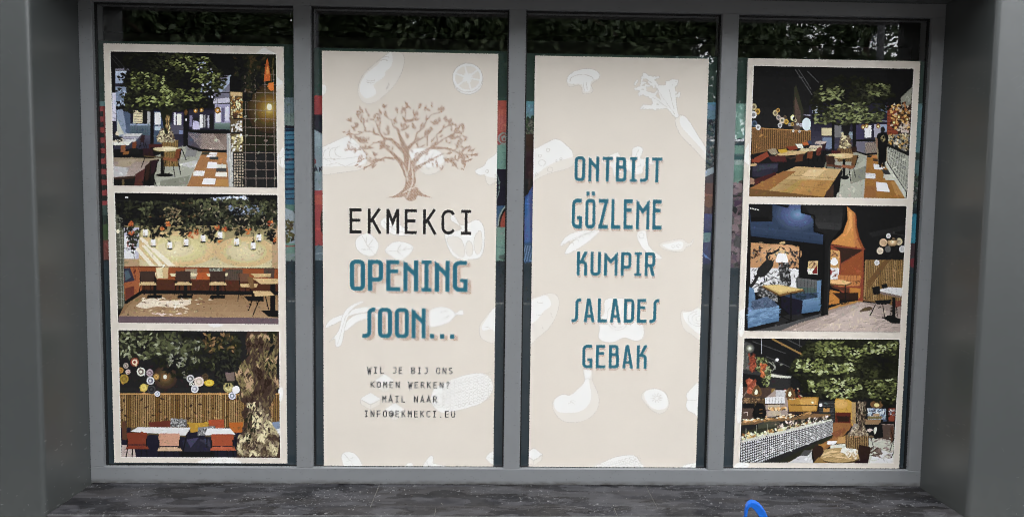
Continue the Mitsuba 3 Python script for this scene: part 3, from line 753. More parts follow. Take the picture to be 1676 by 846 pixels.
food(s, 3, [(60, 520), (130, 478), (200, 450), (245, 478), (290, 540), (270, 600), (180, 618), (90, 630), (50, 600)], [(60, 520), (130, 478), (200, 450), (245, 478), (290, 540), (265, 585), (160, 590), (60, 585)],
     [[(80, 556), (190, 553), (285, 540)], arc(170, 520, 30, 26, 90, 260), arc(145, 530, 32, 30, 90, 260), arc(120, 535, 34, 32, 90, 260), arc(225, 505, 26, 22, -160, 60), [(100, 585), (150, 575), (190, 592), (240, 570)]], 2.2)
food(s, 4, [(505, 512), (600, 508), (650, 530), (665, 570), (640, 610), (585, 630), (545, 605), (510, 560)], [(505, 512), (600, 508), (650, 530), (660, 565), (620, 592), (560, 590), (515, 560)],
     [arc(560, 560, 20, 46, 80, 250), arc(590, 560, 20, 44, 80, 250), arc(620, 560, 20, 36, 80, 250), arc(640, 562, 14, 26, 80, 250)], 2.5)
food(s, 5, [(812, 610), (850, 590), (870, 560), (905, 535), (930, 525), (940, 640), (905, 665), (880, 680), (862, 655), (855, 632), (830, 632)], [(812, 610), (850, 590), (870, 560), (905, 535), (930, 525), (940, 630), (900, 645), (870, 640), (855, 628), (830, 630)],
     [arc(868, 615, 8, 8, 0, 360, 14), [(905, 630), (905, 680)]], 2.2)
draw(s, 6); s.shape(blob([(60, 215), (80, 200), (98, 212), (95, 240), (78, 252), (60, 245)], 0), W1)
s.unit(500, 330, 350 / 1097)
food(s, 7, [(258, 205), (285, 172), (330, 168), (368, 205), (372, 240), (350, 275), (310, 275), (270, 250)], None, [[(290, 175), (320, 230), (365, 280)], [(320, 230), (345, 195)], [(320, 230), (355, 235)], [(310, 215), (315, 180)], [(330, 245), (285, 245)]], 2.5)
food(s, 8, [(410, 250), (440, 215), (490, 206), (545, 225), (545, 255), (515, 285), (480, 300), (435, 275)], None, [[(415, 255), (480, 250), (545, 240)], [(470, 250), (490, 220)], [(470, 252), (500, 280)], [(500, 248), (520, 230)]], 2.5)
food(s, 9, [(385, 115), (405, 85), (450, 90), (520, 150), (540, 170), (470, 172), (420, 150)], None, [[(400, 100), (450, 140), (530, 168)], [(440, 130), (450, 105)]], 2.5)
food(s, 10, [(715, 175), (735, 150), (780, 150), (800, 130), (760, 105), (745, 80), (760, 72), (785, 110), (820, 120), (870, 95), (905, 115), (918, 170), (912, 250), (885, 290), (840, 295), (820, 300), (770, 285), (735, 240)], None, (), 3)
for q in ([(728, 190), (770, 180), (800, 200), (815, 240), (810, 282), (775, 270), (745, 235)], [(825, 215), (845, 205), (858, 240), (850, 275), (828, 270)], [(870, 180), (895, 150), (905, 190), (900, 245), (880, 270), (866, 230)]):
    s.shape(blob(q, 0).buffer(2), GL); s.shape(blob(q, 0), W2)
food(s, 11, [(105, 640), (130, 605), (200, 575), (260, 548), (330, 540), (400, 542), (340, 560), (240, 580), (170, 615), (115, 642)], None, (), 2.2)
food(s, 12, [(195, 650), (240, 590), (330, 570), (420, 565), (430, 580), (330, 595), (260, 620), (215, 655)], None, (), 2.2)
food(s, 13, [(122, 720), (150, 690), (175, 650), (190, 590), (225, 540), (285, 512), (292, 518), (245, 545), (210, 610), (195, 680), (180, 735), (155, 735), (150, 700)], None, [[(165, 730), (185, 660), (205, 590), (250, 540)]], 2.2)
food(s, 14, [(600, 600), (640, 555), (700, 540), (750, 555), (772, 572), (800, 555), (808, 578), (776, 580), (750, 605), (700, 632), (620, 640)], None, [[(690, 565), (730, 560)], [(700, 600), (740, 585)], [(768, 575), (765, 598)]], 2.2)
food(s, 15, [(985, 540), (930, 585), (895, 640), (898, 690), (930, 715), (985, 720), (1000, 630)], [(985, 540), (935, 590), (905, 640), (920, 660), (960, 655), (985, 690), (1010, 630)], [arc(930, 650, 14, 8, 200, 360)], 2.2)
s.unit(500, 560, 350 / 1234)
def cube_(n, x, y, w, h):
    draw(s, n); s.poly([(x - w, y), (x, y - h * .6), (x + w, y), (x + w * .92, y + h * .5), (x, y + h), (x - w * .92, y + h * .5)], GL); s.poly([(x - w * .95, y), (x, y - h * .55), (x + w * .95, y), (x, y + h * .5)], W1)
    s.poly([(x - w * .92, y + 6), (x - 1, y + h * .5 + 5), (x - 1, y + h * .96), (x - w * .85, y + h * .5)], W2); s.poly([(x + w * .92, y + 6), (x + 1, y + h * .5 + 5), (x + 1, y + h * .96), (x + w * .85, y + h * .5)], W2)
cube_(16, 455, 220, 58, 70); cube_(17, 375, 325, 62, 64); cube_(18, 515, 385, 58, 66)
food(s, 19, [(728, 300), (745, 265), (800, 235), (900, 195), (1000, 178), (1055, 195), (1082, 250), (1060, 310), (1000, 355), (900, 385), (810, 405), (760, 390), (730, 350)], None, (), 2.2)
r0 = np.random.default_rng(2); L = []
for i in range(13):
    for j in range(9):
        u, v = i / 12, (j - 4) / 4
        cx_, cy_ = 800 + 265 * u, 315 - 65 * u + v * 72 + (j % 2)
        if u < .05 and abs(v) > .9: continue
        L.append(arc(cx_, cy_, 10, 8, 20, 340, 7))
s.lines(L, 1.8, GL)
s.lines([arc(770, 335, a, a * 1.2, 0, 360, 12) for a in (10, 22, 34)], 1.8, GL)
food(s, 20, [(208, 660), (225, 635), (270, 635), (305, 665), (322, 725), (240, 725), (215, 690)], None, [[(225, 645), (265, 690), (285, 725)], [(250, 675), (280, 660)], [(255, 680), (230, 690)]], 2)
food(s, 21, [(685, 700), (720, 655), (738, 670), (735, 695), (770, 705), (815, 715), (800, 730), (690, 730)], None, [arc(715, 690, 14, 20, 60, 200)], 2)
food(s, 22, [(570, 715), (600, 695), (620, 705), (615, 725), (575, 728)], None, (), 2)
food(s, 23, [(1048, 655), (1095, 628), (1095, 700), (1052, 680)], None, [[(1050, 660), (1095, 672)]], 2)
# the tree made of slanting strokes
s.unit(560, 160, 220 / 1034)
s.part('tree_emblem')
def limb(*pr):
    gs = []
    for (x0, y0, r0_), (x1, y1, r1_) in zip(pr, pr[1:]):
        gs.append(unary_union([Point(x0, y0).buffer(r0_ * .86, 4), Point(x1, y1).buffer(r1_ * .86, 4)]).convex_hull)
    return unary_union(gs)
tw = np.random.default_rng(12)
main = [limb((528, 745, 60), (525, 690, 52), (528, 620, 46), (515, 560, 36), (500, 470, 29), (488, 400, 25), (445, 300, 14), (425, 240, 10), (395, 225, 5), (375, 170, 4), (345, 150, 3)),
        limb((505, 600, 30), (455, 500, 20), (400, 440, 14), (345, 395, 9), (285, 340, 6), (240, 350, 5), (185, 395, 3)),
        limb((490, 420, 26), (430, 370, 17), (385, 325, 13), (315, 310, 9), (280, 250, 6), (265, 200, 4), (240, 165, 3)),
        limb((285, 290, 6), (225, 262, 5), (180, 260, 4), (165, 205, 4), (120, 150, 3)),
        limb((400, 470, 12), (330, 460, 7), (250, 500, 5), (165, 545, 5)),
        limb((545, 560, 24), (640, 500, 11), (780, 430, 4)), limb((530, 520, 26), (600, 440, 18), (690, 385, 11), (800, 390, 9), (860, 408, 7), (910, 435, 5), (1000, 440, 4)),
        limb((690, 385, 8), (780, 320, 6), (850, 280, 5), (935, 260, 4)), limb((500, 400, 18), (550, 345, 11), (600, 322, 6)), limb((560, 345, 8), (575, 270, 7), (625, 235, 5), (650, 175, 5), (690, 130, 3), (770, 110, 5)),
        limb((655, 370, 6), (655, 290, 5), (700, 240, 4)), limb((735, 360, 5), (728, 285, 5), (775, 240, 4), (825, 215, 4)), limb((455, 250, 8), (500, 235, 6), (480, 180, 4), (490, 100, 4)), limb((500, 190, 4), (570, 175, 3)),
        limb((250, 500, 4), (190, 470, 3), (130, 470, 3)), limb((860, 408, 4), (920, 345, 3)), limb((830, 320, 4), (930, 290, 4)), limb((910, 435, 4), (935, 510, 3)), limb((780, 470, 5), (850, 500, 4), (890, 545, 3)), limb((790, 490, 4), (900, 470, 3)),
        limb((320, 385, 5), (325, 345, 3)), limb((200, 350, 4), (130, 310, 3)), limb((240, 385, 5), (150, 400, 4), (55, 400, 3)), limb((170, 265, 4), (110, 290, 3), (40, 265, 3)),
        Polygon([(340, 768), (400, 755), (460, 715), (480, 690), (580, 690), (610, 735), (690, 768), (640, 765), (560, 745), (540, 770), (500, 755), (440, 768)])]
leaves = []
def leaf(x, y, a, L_, w_):
    t_ = np.linspace(0, 1, 6); d_ = np.array([math.cos(a), -math.sin(a)]); n_ = np.array([-d_[1], d_[0]])
    up_ = [np.array([x, y]) + d_ * L_ * k + n_ * w_ * math.sin(math.pi * k ** .8) for k in t_]
    dn_ = [np.array([x, y]) + d_ * L_ * k - n_ * w_ * math.sin(math.pi * k ** .8) for k in t_[::-1]]
    return Polygon(up_ + dn_[1:-1])
tips = [(345, 150), (320, 90), (290, 130), (205, 130), (155, 115), (240, 165), (180, 185), (120, 150), (75, 185), (140, 165), (45, 270), (90, 250), (130, 220), (185, 395), (60, 345), (55, 400), (130, 330), (150, 350), (200, 325), (165, 545), (235, 540), (200, 440), (265, 440), (320, 490), (380, 400), (345, 250), (355, 285), (405, 205), (465, 225), (440, 125), (455, 100), (420, 105), (490, 75), (515, 85), (555, 130), (580, 150), (500, 310), (555, 240), (610, 225), (625, 300), (590, 100), (630, 95), (685, 95), (740, 110), (770, 110), (650, 185), (695, 210), (740, 210), (765, 180), (800, 190), (825, 215), (770, 245), (875, 230), (920, 245), (930, 270), (920, 345), (900, 375), (690, 350), (590, 390), (820, 430), (815, 340), (940, 400), (975, 420), (1000, 440), (970, 480), (935, 510), (890, 540), (850, 520), (820, 490), (775, 545), (895, 470), (910, 430), (720, 520), (690, 490), (640, 440), (560, 440), (130, 470), (100, 430), (130, 510), (735, 290), (860, 265), (665, 275), (280, 185), (285, 220), (255, 280)]
for x, y in tips:
    base_ = math.atan2(560 - y, x - 520)
    for k in range(2 + int(tw.random() < .6)):
        leaves.append(leaf(x + tw.normal(0, 9), y + tw.normal(0, 9), (math.pi / 2 if tw.random() < .6 else base_) + tw.normal(0, .5), tw.uniform(30, 52), tw.uniform(6, 9)))
for L_ in main[1:-1]:
    b_ = L_.bounds
    for _ in range(40):
        x, y = tw.uniform(b_[0], b_[2]), tw.uniform(b_[1], b_[3])
        if y < 520 and L_.contains(Point(x, y)) and not L_.contains(Point(x, y).buffer(7)) and math.hypot(x - 510, (y - 470) * 1.1) > 150:
            leaves.append(leaf(x, y, math.atan2(600 - y, x - 515) + tw.choice([-1, 1]) * tw.uniform(.3, 1.1), tw.uniform(26, 44), tw.uniform(5.5, 8)))
emb = unary_union(main + leaves)
for q in ([(500, 760), (530, 690), (545, 640), (540, 560), (535, 520)], [(470, 735), (520, 700), (560, 690), (572, 650)], [(505, 640), (490, 570), (470, 520)], [(520, 470), (515, 540), (500, 600)]):
    emb = emb.difference(LineString(q).buffer(4.5))
s.shape(hatch(emb, 10.5, 6.2, -0.52), (150, 104, 70))
s.unit(0, 0, 1)
names = {}
def line_(kind, text, lab, *a):
    if kind == 'd':
        names[deco_line(s, text, *a)] = lab
    else:
        for n, w in mono_line(s, text, *a): names[n] = lab + w
line_('m', 'EKMEKCI', 'large black word ', -.6833, -.181, 1.5047, 1.6081, 0.125, .0016)
line_('d', 'OPENING', 'teal word OPENING with slanting rust shading', -.6821, -.1930, 1.2668, 1.3966, .0150, -.0095)
line_('d', 'SOON...', 'teal word SOON followed by three square dots', -.6309, -.2470, 1.0696, 1.1972, .0150, -.0095)
for tx, x0, x1, z0, z1 in (('WIL JE BIJ ONS', -.6114, -.2524, .9185, .9471), ('KOMEN WERKEN?', -.5964, -.2648, .8580, .8854), ('MAIL NAAR', -.5478, -.3158, .7965, .8252), ('INFO@EKMEKCI.EU', -.6210, -.2407, .7331, .7620)):
    line_('m', tx, 'small black word ', x0, x1, z0, z1, 0.14, .0009, (30, 30, 32), 0.86)
made = s.build()
for n, lab in names.items(): tag(made[n], lab)
tag(made['tree_emblem'], 'rust brown tree emblem drawn in slanting strokes')
tag(key, 'beige poster on the second pane with a brown tree emblem above OPENING SOON', 'poster')

key = numbered('menu_poster'); P3 = key
board(key, .0735, .7895, .523, 2.240)
s = Sheet(key, .0735, .7895, .523, 2.240, BY - 0.0006, [(875.8, 91.6), (1160.4, 96.9), (1138.9, 764.4), (865.3, 763.1)])
s.unit(840, 80, 350 / 1058)
food(s, 1, [(268, 170), (275, 135), (320, 108), (380, 102), (420, 118), (425, 145), (400, 165), (385, 185), (392, 212), (348, 222), (340, 195), (318, 180), (285, 188)], [(268, 165), (275, 135), (320, 108), (380, 102), (420, 118), (425, 145), (385, 165), (380, 205), (350, 210), (340, 180), (300, 175)],
     [arc(340, 160, 60, 32, 170, 350), [(345, 170), (352, 208)], [(362, 165), (366, 205)], arc(310, 175, 14, 8, 0, 200)], 2.5)
food(s, 2, [(805, 345), (835, 330), (870, 360), (920, 440), (950, 490), (960, 560), (900, 500), (840, 440), (808, 385)], [(830, 335), (870, 360), (920, 440), (950, 490), (955, 520), (890, 450), (830, 380)], [], 2.5)
draw(s, 3)
fr = [LineString([(810, 332), (780, 290), (740, 230), (700, 170), (650, 130)]).buffer(9), LineString([(800, 320), (790, 250), (760, 200), (770, 175), (790, 165)]).buffer(13), LineString([(790, 300), (730, 270), (680, 230), (640, 215)]).buffer(11), LineString([(770, 285), (700, 290), (660, 290)]).buffer(9), Polygon([(720, 190), (790, 190), (805, 330), (740, 260)]).buffer(8)]
rr = np.random.default_rng(4)
for k in range(60):
    b_ = [(650, 145), (690, 160), (640, 180), (640, 215), (680, 220), (660, 285), (700, 280), (770, 190), (790, 180), (750, 215), (795, 240)][k % 11]
    x, y = b_[0] + rr.normal(0, 14), b_[1] + rr.normal(0, 12); a = rr.uniform(0, 6.28)
    fr.append(LineString([(x, y), (x + 20 * math.cos(a), y + 20 * math.sin(a))]).buffer(4.5))
g = unary_union(fr); s.shape(g.buffer(2), GL); s.shape(g, W1); s.lines([[(700, 180), (745, 250), (800, 325)], [(690, 240), (760, 290)], [(770, 200), (795, 300)]], 2.2, GL)
food(s, 4, [(60, 540), (120, 490), (195, 452), (240, 460), (285, 500), (296, 530), (292, 580), (200, 610), (110, 650), (60, 665)], [(60, 540), (120, 490), (195, 452), (240, 460), (285, 500), (292, 535), (200, 565), (110, 625), (60, 640)],
     [arc(142, 565, 17, 15, 0, 360, 14), arc(172, 502, 9, 9, 0, 360, 12), arc(132, 530, 8, 7, 0, 360, 12), arc(182, 598, 13, 12, 0, 360, 12), arc(236, 546, 6, 6, 0, 360, 10), arc(212, 556, 5, 5, 0, 360, 10), arc(116, 622, 7, 7, 0, 360, 10)], 2.2)
food(s, 5, [(435, 555), (500, 520), (520, 515), (540, 540), (585, 545), (590, 500), (625, 485), (640, 510), (630, 545), (700, 540), (735, 560), (650, 580), (640, 610), (600, 620), (560, 600), (500, 630), (490, 590)], None, [[(600, 545), (620, 500)], [(510, 540), (560, 590)], arc(610, 570, 22, 14, 0, 200)], 2.5)
s.unit(840, 340, 350 / 1139)
food(s, 6, [(255, 190), (290, 150), (360, 125), (440, 122), (400, 145), (310, 175), (262, 200)], None, [[(262, 196), (330, 160), (420, 125)]], 2.2)
food(s, 7, [(278, 245), (300, 200), (360, 155), (440, 125), (455, 130), (400, 180), (330, 225)], None, [arc(310, 195, 12, 11, 180, 380), arc(335, 178, 12, 11, 180, 380), arc(362, 163, 13, 11, 180, 380), arc(395, 148, 14, 11, 180, 380)], 2.2)
food(s, 8, [(660, 150), (668, 128), (695, 122), (708, 135), (715, 180), (740, 225), (790, 265), (760, 270), (720, 245), (690, 215), (670, 180)], None, [arc(683, 148, 14, 16, 0, 360, 14)], 2.2)
food(s, 9, [(780, 195), (820, 180), (890, 168), (915, 178), (940, 190), (958, 170), (960, 176), (945, 200), (920, 210), (900, 232), (840, 230), (795, 215)], [(795, 200), (830, 190), (890, 178), (905, 200), (890, 220), (840, 222)], [arc(850, 205, 10, 7, 0, 360, 10), arc(880, 203, 10, 8, 0, 360, 10)], 2)
food(s, 10, [(80, 520), (130, 475), (180, 458), (228, 465), (243, 510), (225, 580), (180, 650), (120, 700), (80, 710)], [(80, 520), (125, 480), (165, 465), (190, 480), (200, 520), (170, 545), (140, 580), (110, 610), (80, 610)], [arc(145, 500, 18, 7, 20, 170), arc(138, 565, 18, 7, 20, 170), [(200, 560), (210, 585)], [(150, 625), (160, 645)]], 2.2)
food(s, 11, [(485, 520), (500, 485), (560, 482), (620, 490), (640, 530), (630, 570), (660, 610), (690, 630), (690, 690), (640, 705), (590, 690), (540, 712), (480, 710), (455, 680), (460, 630), (440, 600), (480, 570)], None, [arc(558, 590, 58, 60, 0, 180, 16), arc(558, 590, 46, 48, 20, 160, 14), [(500, 590), (505, 540), (540, 520)]], 2.4)
food(s, 12, [(895, 555), (920, 550), (960, 545), (1000, 545), (1005, 690), (960, 680), (920, 655), (897, 610)], [(905, 560), (940, 553), (1000, 548), (1005, 660), (950, 640), (915, 600)], [arc(990, 590, 60, 40, 60, 260), arc(995, 590, 44, 28, 60, 260), arc(1000, 590, 28, 16, 60, 260)], 2.2)
s.unit(840, 560, 350 / 1234)
food(s, 13, [(405, 150), (450, 160), (455, 215), (490, 300), (485, 380), (430, 440), (340, 460), (270, 440), (230, 380), (240, 325), (290, 300), (330, 302), (375, 265), (412, 215)], [(410, 160), (450, 165), (440, 215), (448, 280), (440, 350), (390, 395), (330, 405), (260, 398), (235, 360), (245, 325), (290, 302), (330, 305), (380, 265), (415, 215)],
     [arc(335, 360, 18, 14, 190, 340), arc(345, 345, 14, 10, 190, 340), [(408, 212), (430, 208), (455, 214)]], 2.2)
food(s, 14, [(740, 310), (765, 278), (820, 268), (875, 290), (898, 345), (885, 385), (845, 410), (790, 380), (755, 340)], [(755, 300), (780, 275), (825, 270), (875, 295), (892, 345), (875, 380), (820, 385), (775, 350)], [[(828 + 10 * math.cos(a), 320 + 10 * math.sin(a)), (828 + 34 * math.cos(a), 320 + 28 * math.sin(a))] for a in np.arange(0, 6.28, .62)], 3)
food(s, 15, [(1075, 250), (1030, 265), (1000, 300), (1005, 330), (998, 360), (1015, 395), (1050, 415), (1080, 415)], None, [[(1005, 332), (1040, 335), (1075, 325)]], 2.4)
cube_(16, 118, 645, 52, 66)
food(s, 17, [(440, 740), (500, 700), (580, 665), (660, 650), (710, 660), (740, 700), (755, 745), (600, 760)], None, (), 2.2)
s.lines([arc(480 + 22 * i + (j % 2) * 8, 715 - 5.2 * i + 15 * j, 9, 7, 20, 340, 7) for i in range(12) for j in range(5) if 715 - 5.2 * i + 15 * j < 728], 1.8, GL)
food(s, 18, [(960, 735), (1000, 705), (1050, 695), (1075, 700), (1075, 740)], None, [[(990, 735), (1040, 705)]], 2.2)
s.unit(0, 0, 1)
names = {}
line_('d', 'ONTBIJT', 'teal word ONTBIJT', .2443, .6085, 1.7327, 1.8347, .0030, -.0085, .14)
line_('d', 'G\u00d6ZLEME', 'teal word GÖZLEME', .2370, .6130, 1.5367, 1.6610, .0030, -.0085, .14)
line_('d', 'KUMPIR', 'teal word KUMPIR', .2613, .5905, 1.3413, 1.4411, .0030, -.0085, .14)
line_('d', 'SALADES', 'teal word SALADES', .2431, .6125, 1.1441, 1.2454, .0030, -.0085, .13)
line_('d', 'GEBAK', 'teal word GEBAK', .2923, .5661, .9491, 1.0493, .0030, -.0085, .15)
made = s.build()
for n, lab in names.items(): tag(made[n], lab)
tag(key, 'beige poster on the third pane listing five dishes in teal capitals', 'poster')

# ------------------------------------------------------------------ boards with three framed photo prints each
def chair_(s, x, y, w, h, col, leg, seat=None, fl=1):
    """a small printed chair seen from behind: back, seat edge, splayed legs"""
    s.lines([[(x + w * .08, y + h), (x - w * .08, y + h * 2.6)], [(x + w * .92, y + h), (x + w * 1.06, y + h * 2.6)], [(x + w * .3, y + h * 1.2), (x + w * .26, y + h * 2.3)], [(x + w * .7, y + h * 1.2), (x + w * .74, y + h * 2.3)]], max(3, w * .055), leg)
    if seat: s.poly([(x, y + h * 1.15), (x + w, y + h * 1.15), (x + w * 1.12, y + h * 1.5), (x - w * .06, y + h * 1.5)], seat)
    s.shape(box(x + w * .06, y + h * .06, x + w * .94, y + h * .94).buffer(w * .06), col)
    s.line([(x + w * .02, y + h * .5), (x + w * .02, y + h * 1.3)], max(2.5, w * .04), leg); s.line([(x + w * .98, y + h * .5), (x + w * .98, y + h * 1.3)], max(2.5, w * .04), leg)
def photo(poster, x0, x1, z0, z1, quad, lab):
    b = 0.0038
    add(poster + '__photo_border', bx(x0 - b, x1 + b, BY - 0.0003, BY, z0 - b, z1 + b), ink((228, 223, 214)))
    s = Sheet(poster, x0, x1, z0, z1, BY - 0.0004, quad)
    s.part('photo_print')
    s.lab, s.keep = lab, True
    def tone(c):
        y = 0.3 * c[0] + 0.59 * c[1] + 0.11 * c[2]
        k = 1.07 * (y / 255.0) ** 0.12
        sat = 0.70 if c[2] > c[0] else 0.82
        return tuple(k * (y + sat * (v - y)) for v in c)
    s.tone = tone
    return s
def finish(s):
    s.grain(len(s.items))
    made = s.build()
    tag(made['photo_print'], s.lab)
GREEN = [(18, 22, 12), (28, 34, 16), (44, 52, 22), (66, 74, 32), (98, 104, 46), (142, 146, 78)]
DARKG = [(16, 16, 14), (26, 28, 20), (40, 42, 28), (58, 58, 38), (96, 92, 62)]

# ---- left board
key = numbered('photo_poster'); P1 = key
board(key, -1.668, -.948, .532, 2.257)
tag(key, 'beige poster on the leftmost pane framing three restaurant photos', 'poster')
s = Sheet(key, -1.668, -.948, .532, 2.257, BY - 0.0006, [(169.2, 71.4), (463.8, 76.9), (469.7, 757.7), (187.0, 756.3)])
s.unit(140, 60, .3074)
s.part('food_drawing1'); s.poly([(905, 92), (950, 58), (1018, 96), (960, 92)], W1)
s.part('food_drawing2'); s.poly([(1016, 215), (1050, 240), (1052, 262), (1018, 290)], W1); s.poly([(1018, 265), (1052, 252), (1052, 268), (1018, 290)], W2)
s.part('food_drawing3'); s.shape(blob([(1022, 640), (1040, 605), (1058, 600), (1060, 690), (1030, 680)], 0), W1); s.lines([[(1024, 650), (1058, 640)], [(1030, 620), (1040, 680)]], 2, GL)
s.unit(140, 300, .3074); s.part('food_drawing4'); s.shape(blob([(655, 750), (690, 745), (730, 750), (715, 762), (670, 762)], 0), W1)
s.unit(140, 520, .3311); s.part('food_drawing5'); s.shape(blob([(570, 720), (600, 695), (640, 688), (710, 690), (760, 722)], 0), W1); s.lines([arc(686, 702, 10, 8, 0, 360, 12), [(620, 715), (640, 700)]], 2, GL)
s.part('food_drawing6'); s.shape(blob([(952, 370), (962, 345), (975, 350), (975, 390), (962, 410)], 0), W1)
s.build()

def P_(x0, x1, z0, z1): return x0, x1, z0 + .52, z1 + .52
# A: tree in a dining room with a tiled pillar
s = photo(key, *P_(-1.640, -.9785, 1.169, 1.7055), [(134, 80), (1012, 98), (1022, 803), (152, 793)], 'framed photo of an indoor tree, dining tables and a dark tiled pillar')
s.rect(100, 60, 1060, 840, (17, 19, 22))
s.lines([[(135, 108), (205, 190)], [(150, 100), (215, 172)]], 2, (70, 72, 76))
s.rect(158, 172, 250, 182, (120, 126, 140)); s.grad([(160, 184), (218, 184), (218, 300), (160, 300)], (196, 206, 230), (120, 140, 180), 6); s.rect(158, 250, 225, 268, (40, 46, 60))
s.grad([(150, 385), (790, 385), (790, 600), (150, 600)], (26, 28, 40), (46, 54, 78), 6)
s.rect(143, 300, 163, 450, (200, 206, 228)); s.rect(163, 300, 205, 345, (120, 136, 176))
s.poly([(165, 390), (200, 390), (230, 530), (170, 535)], (136, 150, 176)); s.poly([(170, 440), (205, 520), (170, 530)], (196, 196, 180)); s.poly([(205, 400), (240, 400), (240, 520), (222, 525)], (70, 92, 132))
s.rect(255, 395, 305, 462, (204, 196, 158)); s.lines([[(258, y), (302, y + 2)] for y in (410, 425, 440, 452)], 3, (120, 112, 90)); s.rect(305, 395, 330, 465, (28, 28, 34)); s.rect(330, 400, 350, 465, (164, 172, 176))
s.rect(240, 466, 350, 474, (150, 164, 190)); s.grad([(240, 474), (350, 474), (350, 575), (240, 575)], (96, 106, 132), (50, 58, 86), 5); s.lines([[(x, 474), (x, 520)] for x in range(250, 348, 14)], 1.6, (60, 70, 100))
s.rect(366, 398, 420, 575, (70, 80, 112)); s.rect(370, 404, 402, 470, (214, 218, 214)); s.rect(370, 478, 402, 500, (180, 190, 205)); s.rect(406, 400, 420, 470, (70, 90, 140))
s.rect(438, 466, 524, 520, (76, 84, 108)); s.rect(466, 404, 524, 472, (60, 58, 92)); s.rect(472, 405, 482, 470, (206, 214, 222)); s.rect(488, 412, 512, 472, (226, 226, 204)); s.rect(440, 520, 524, 560, (42, 48, 72)); s.rect(500, 500, 520, 520, (120, 140, 190))
s.rect(347, 388, 364, 605, (16, 17, 22)); s.rect(523, 385, 553, 590, (20, 20, 26)); s.ell(536, 404, 9, 16, (110, 76, 30)); s.rect(534, 436, 541, 450, (236, 234, 226))
s.grad([(552, 395), (700, 395), (700, 500), (552, 500)], (44, 41, 66), (38, 37, 58), 4)
s.rect(556, 420, 570, 480, (120, 122, 170)); s.ell(589, 440, 11, 12, (40, 36, 48)); s.poly([(574, 456), (590, 448), (606, 458), (612, 500), (572, 502)], (186, 190, 226)); s.rect(610, 416, 626, 486, (226, 228, 232)); s.rect(630, 418, 640, 484, (150, 152, 160)); s.rect(664, 412, 682, 494, (26, 28, 34)); s.rect(652, 420, 660, 486, (168, 172, 186))
s.rect(686, 208, 768, 335, (112, 118, 144)); s.lines([[(690, y), (768, y)] for y in (232, 250, 300)], 5, (40, 42, 54)); s.poly([(700, 260), (768, 210), (768, 250), (720, 300)], (172, 180, 206)); s.poly([(680, 335), (776, 325), (776, 352), (680, 358)], (186, 192, 212))
s.rect(690, 360, 776, 490, (150, 156, 184)); s.rect(694, 376, 722, 456, (244, 244, 244)); s.rect(726, 380, 742, 456, (96, 100, 130)); s.rect(745, 376, 764, 450, (206, 210, 222)); s.grad([(688, 460), (776, 460), (776, 494), (688, 494)], (112, 138, 138), (80, 98, 100), 3)
s.poly([(370, 640), (480, 590), (545, 585), (770, 612), (775, 800), (370, 800)], (152, 148, 140))
s.poly([(480, 690), (640, 610), (545, 800), (380, 795), (380, 760)], (164, 160, 150)); s.poly([(500, 680), (590, 660), (600, 690), (560, 700)], (190, 188, 182)); s.poly([(400, 770), (560, 740), (545, 790), (400, 795)], (138, 132, 122)); s.poly([(545, 588), (600, 600), (590, 640), (530, 640)], (130, 126, 122))
s.poly([(625, 612), (760, 614), (766, 802), (543, 798)], (164, 110, 58))
for q, c_ in (([(665, 616), (705, 617), (702, 630), (657, 630)], (206, 204, 198)), ([(628, 615), (664, 616), (657, 630), (618, 630)], (70, 60, 54)), ([(650, 632), (700, 633), (698, 642), (645, 642)], (226, 224, 220)), ([(668, 640), (712, 641), (710, 656), (662, 655)], (62, 58, 60)), ([(655, 668), (705, 669), (700, 702), (648, 702)], (232, 230, 226)), ([(702, 680), (752, 681), (752, 700), (700, 700)], (214, 210, 202)), ([(700, 700), (754, 701), (754, 720), (698, 719)], (72, 66, 66)), ([(697, 722), (756, 722), (757, 746), (694, 745)], (226, 222, 214)), ([(585, 715), (640, 716), (632, 742), (574, 741)], (222, 218, 212)), ([(633, 754), (697, 755), (692, 788), (622, 787)], (238, 238, 234)), ([(712, 635), (755, 636), (755, 668), (706, 668)], (176, 116, 62)), ([(700, 760), (762, 760), (766, 800), (694, 800)], (178, 128, 66))):
    s.poly(q, c_)
s.poly([(548, 502), (624, 512), (624, 606), (548, 580)], (74, 80, 104)); s.poly([(620, 514), (754, 514), (754, 610), (620, 604)], (132, 122, 104))
s.lines([[(620 + 9 * i, 604), (700 + 9 * i, 516)] for i in range(-8, 7)], 2.2, (80, 70, 58)); s.lines([[(624 + 9 * i, 516), (700 + 9 * i, 604)] for i in range(-8, 7)], 1.6, (186, 176, 158))
s.poly([(546, 494), (780, 500), (780, 518), (620, 517), (546, 508)], (22, 20, 22)); s.poly([(546, 578), (620, 600), (756, 604), (756, 618), (610, 612), (546, 590)], (20, 20, 22))
s.poly([(754, 516), (792, 516), (794, 802), (768, 802), (756, 640)], (168, 166, 164)); s.lines([[(766, 520), (778, 800)], [(780, 520), (784, 800)]], 2.5, (214, 210, 200))
s.poly([(768, 292), (838, 296), (842, 614), (778, 614)], (104, 80, 46)); s.poly([(772, 296), (836, 300), (836, 318), (774, 318)], (196, 172, 118)); s.scatter([(778, 320), (832, 322), (834, 435), (782, 435)], 130, 8, [(200, 150, 70), (240, 220, 170), (90, 56, 24), (60, 40, 22), (220, 200, 160), (170, 110, 40)], 2, asp=.7)
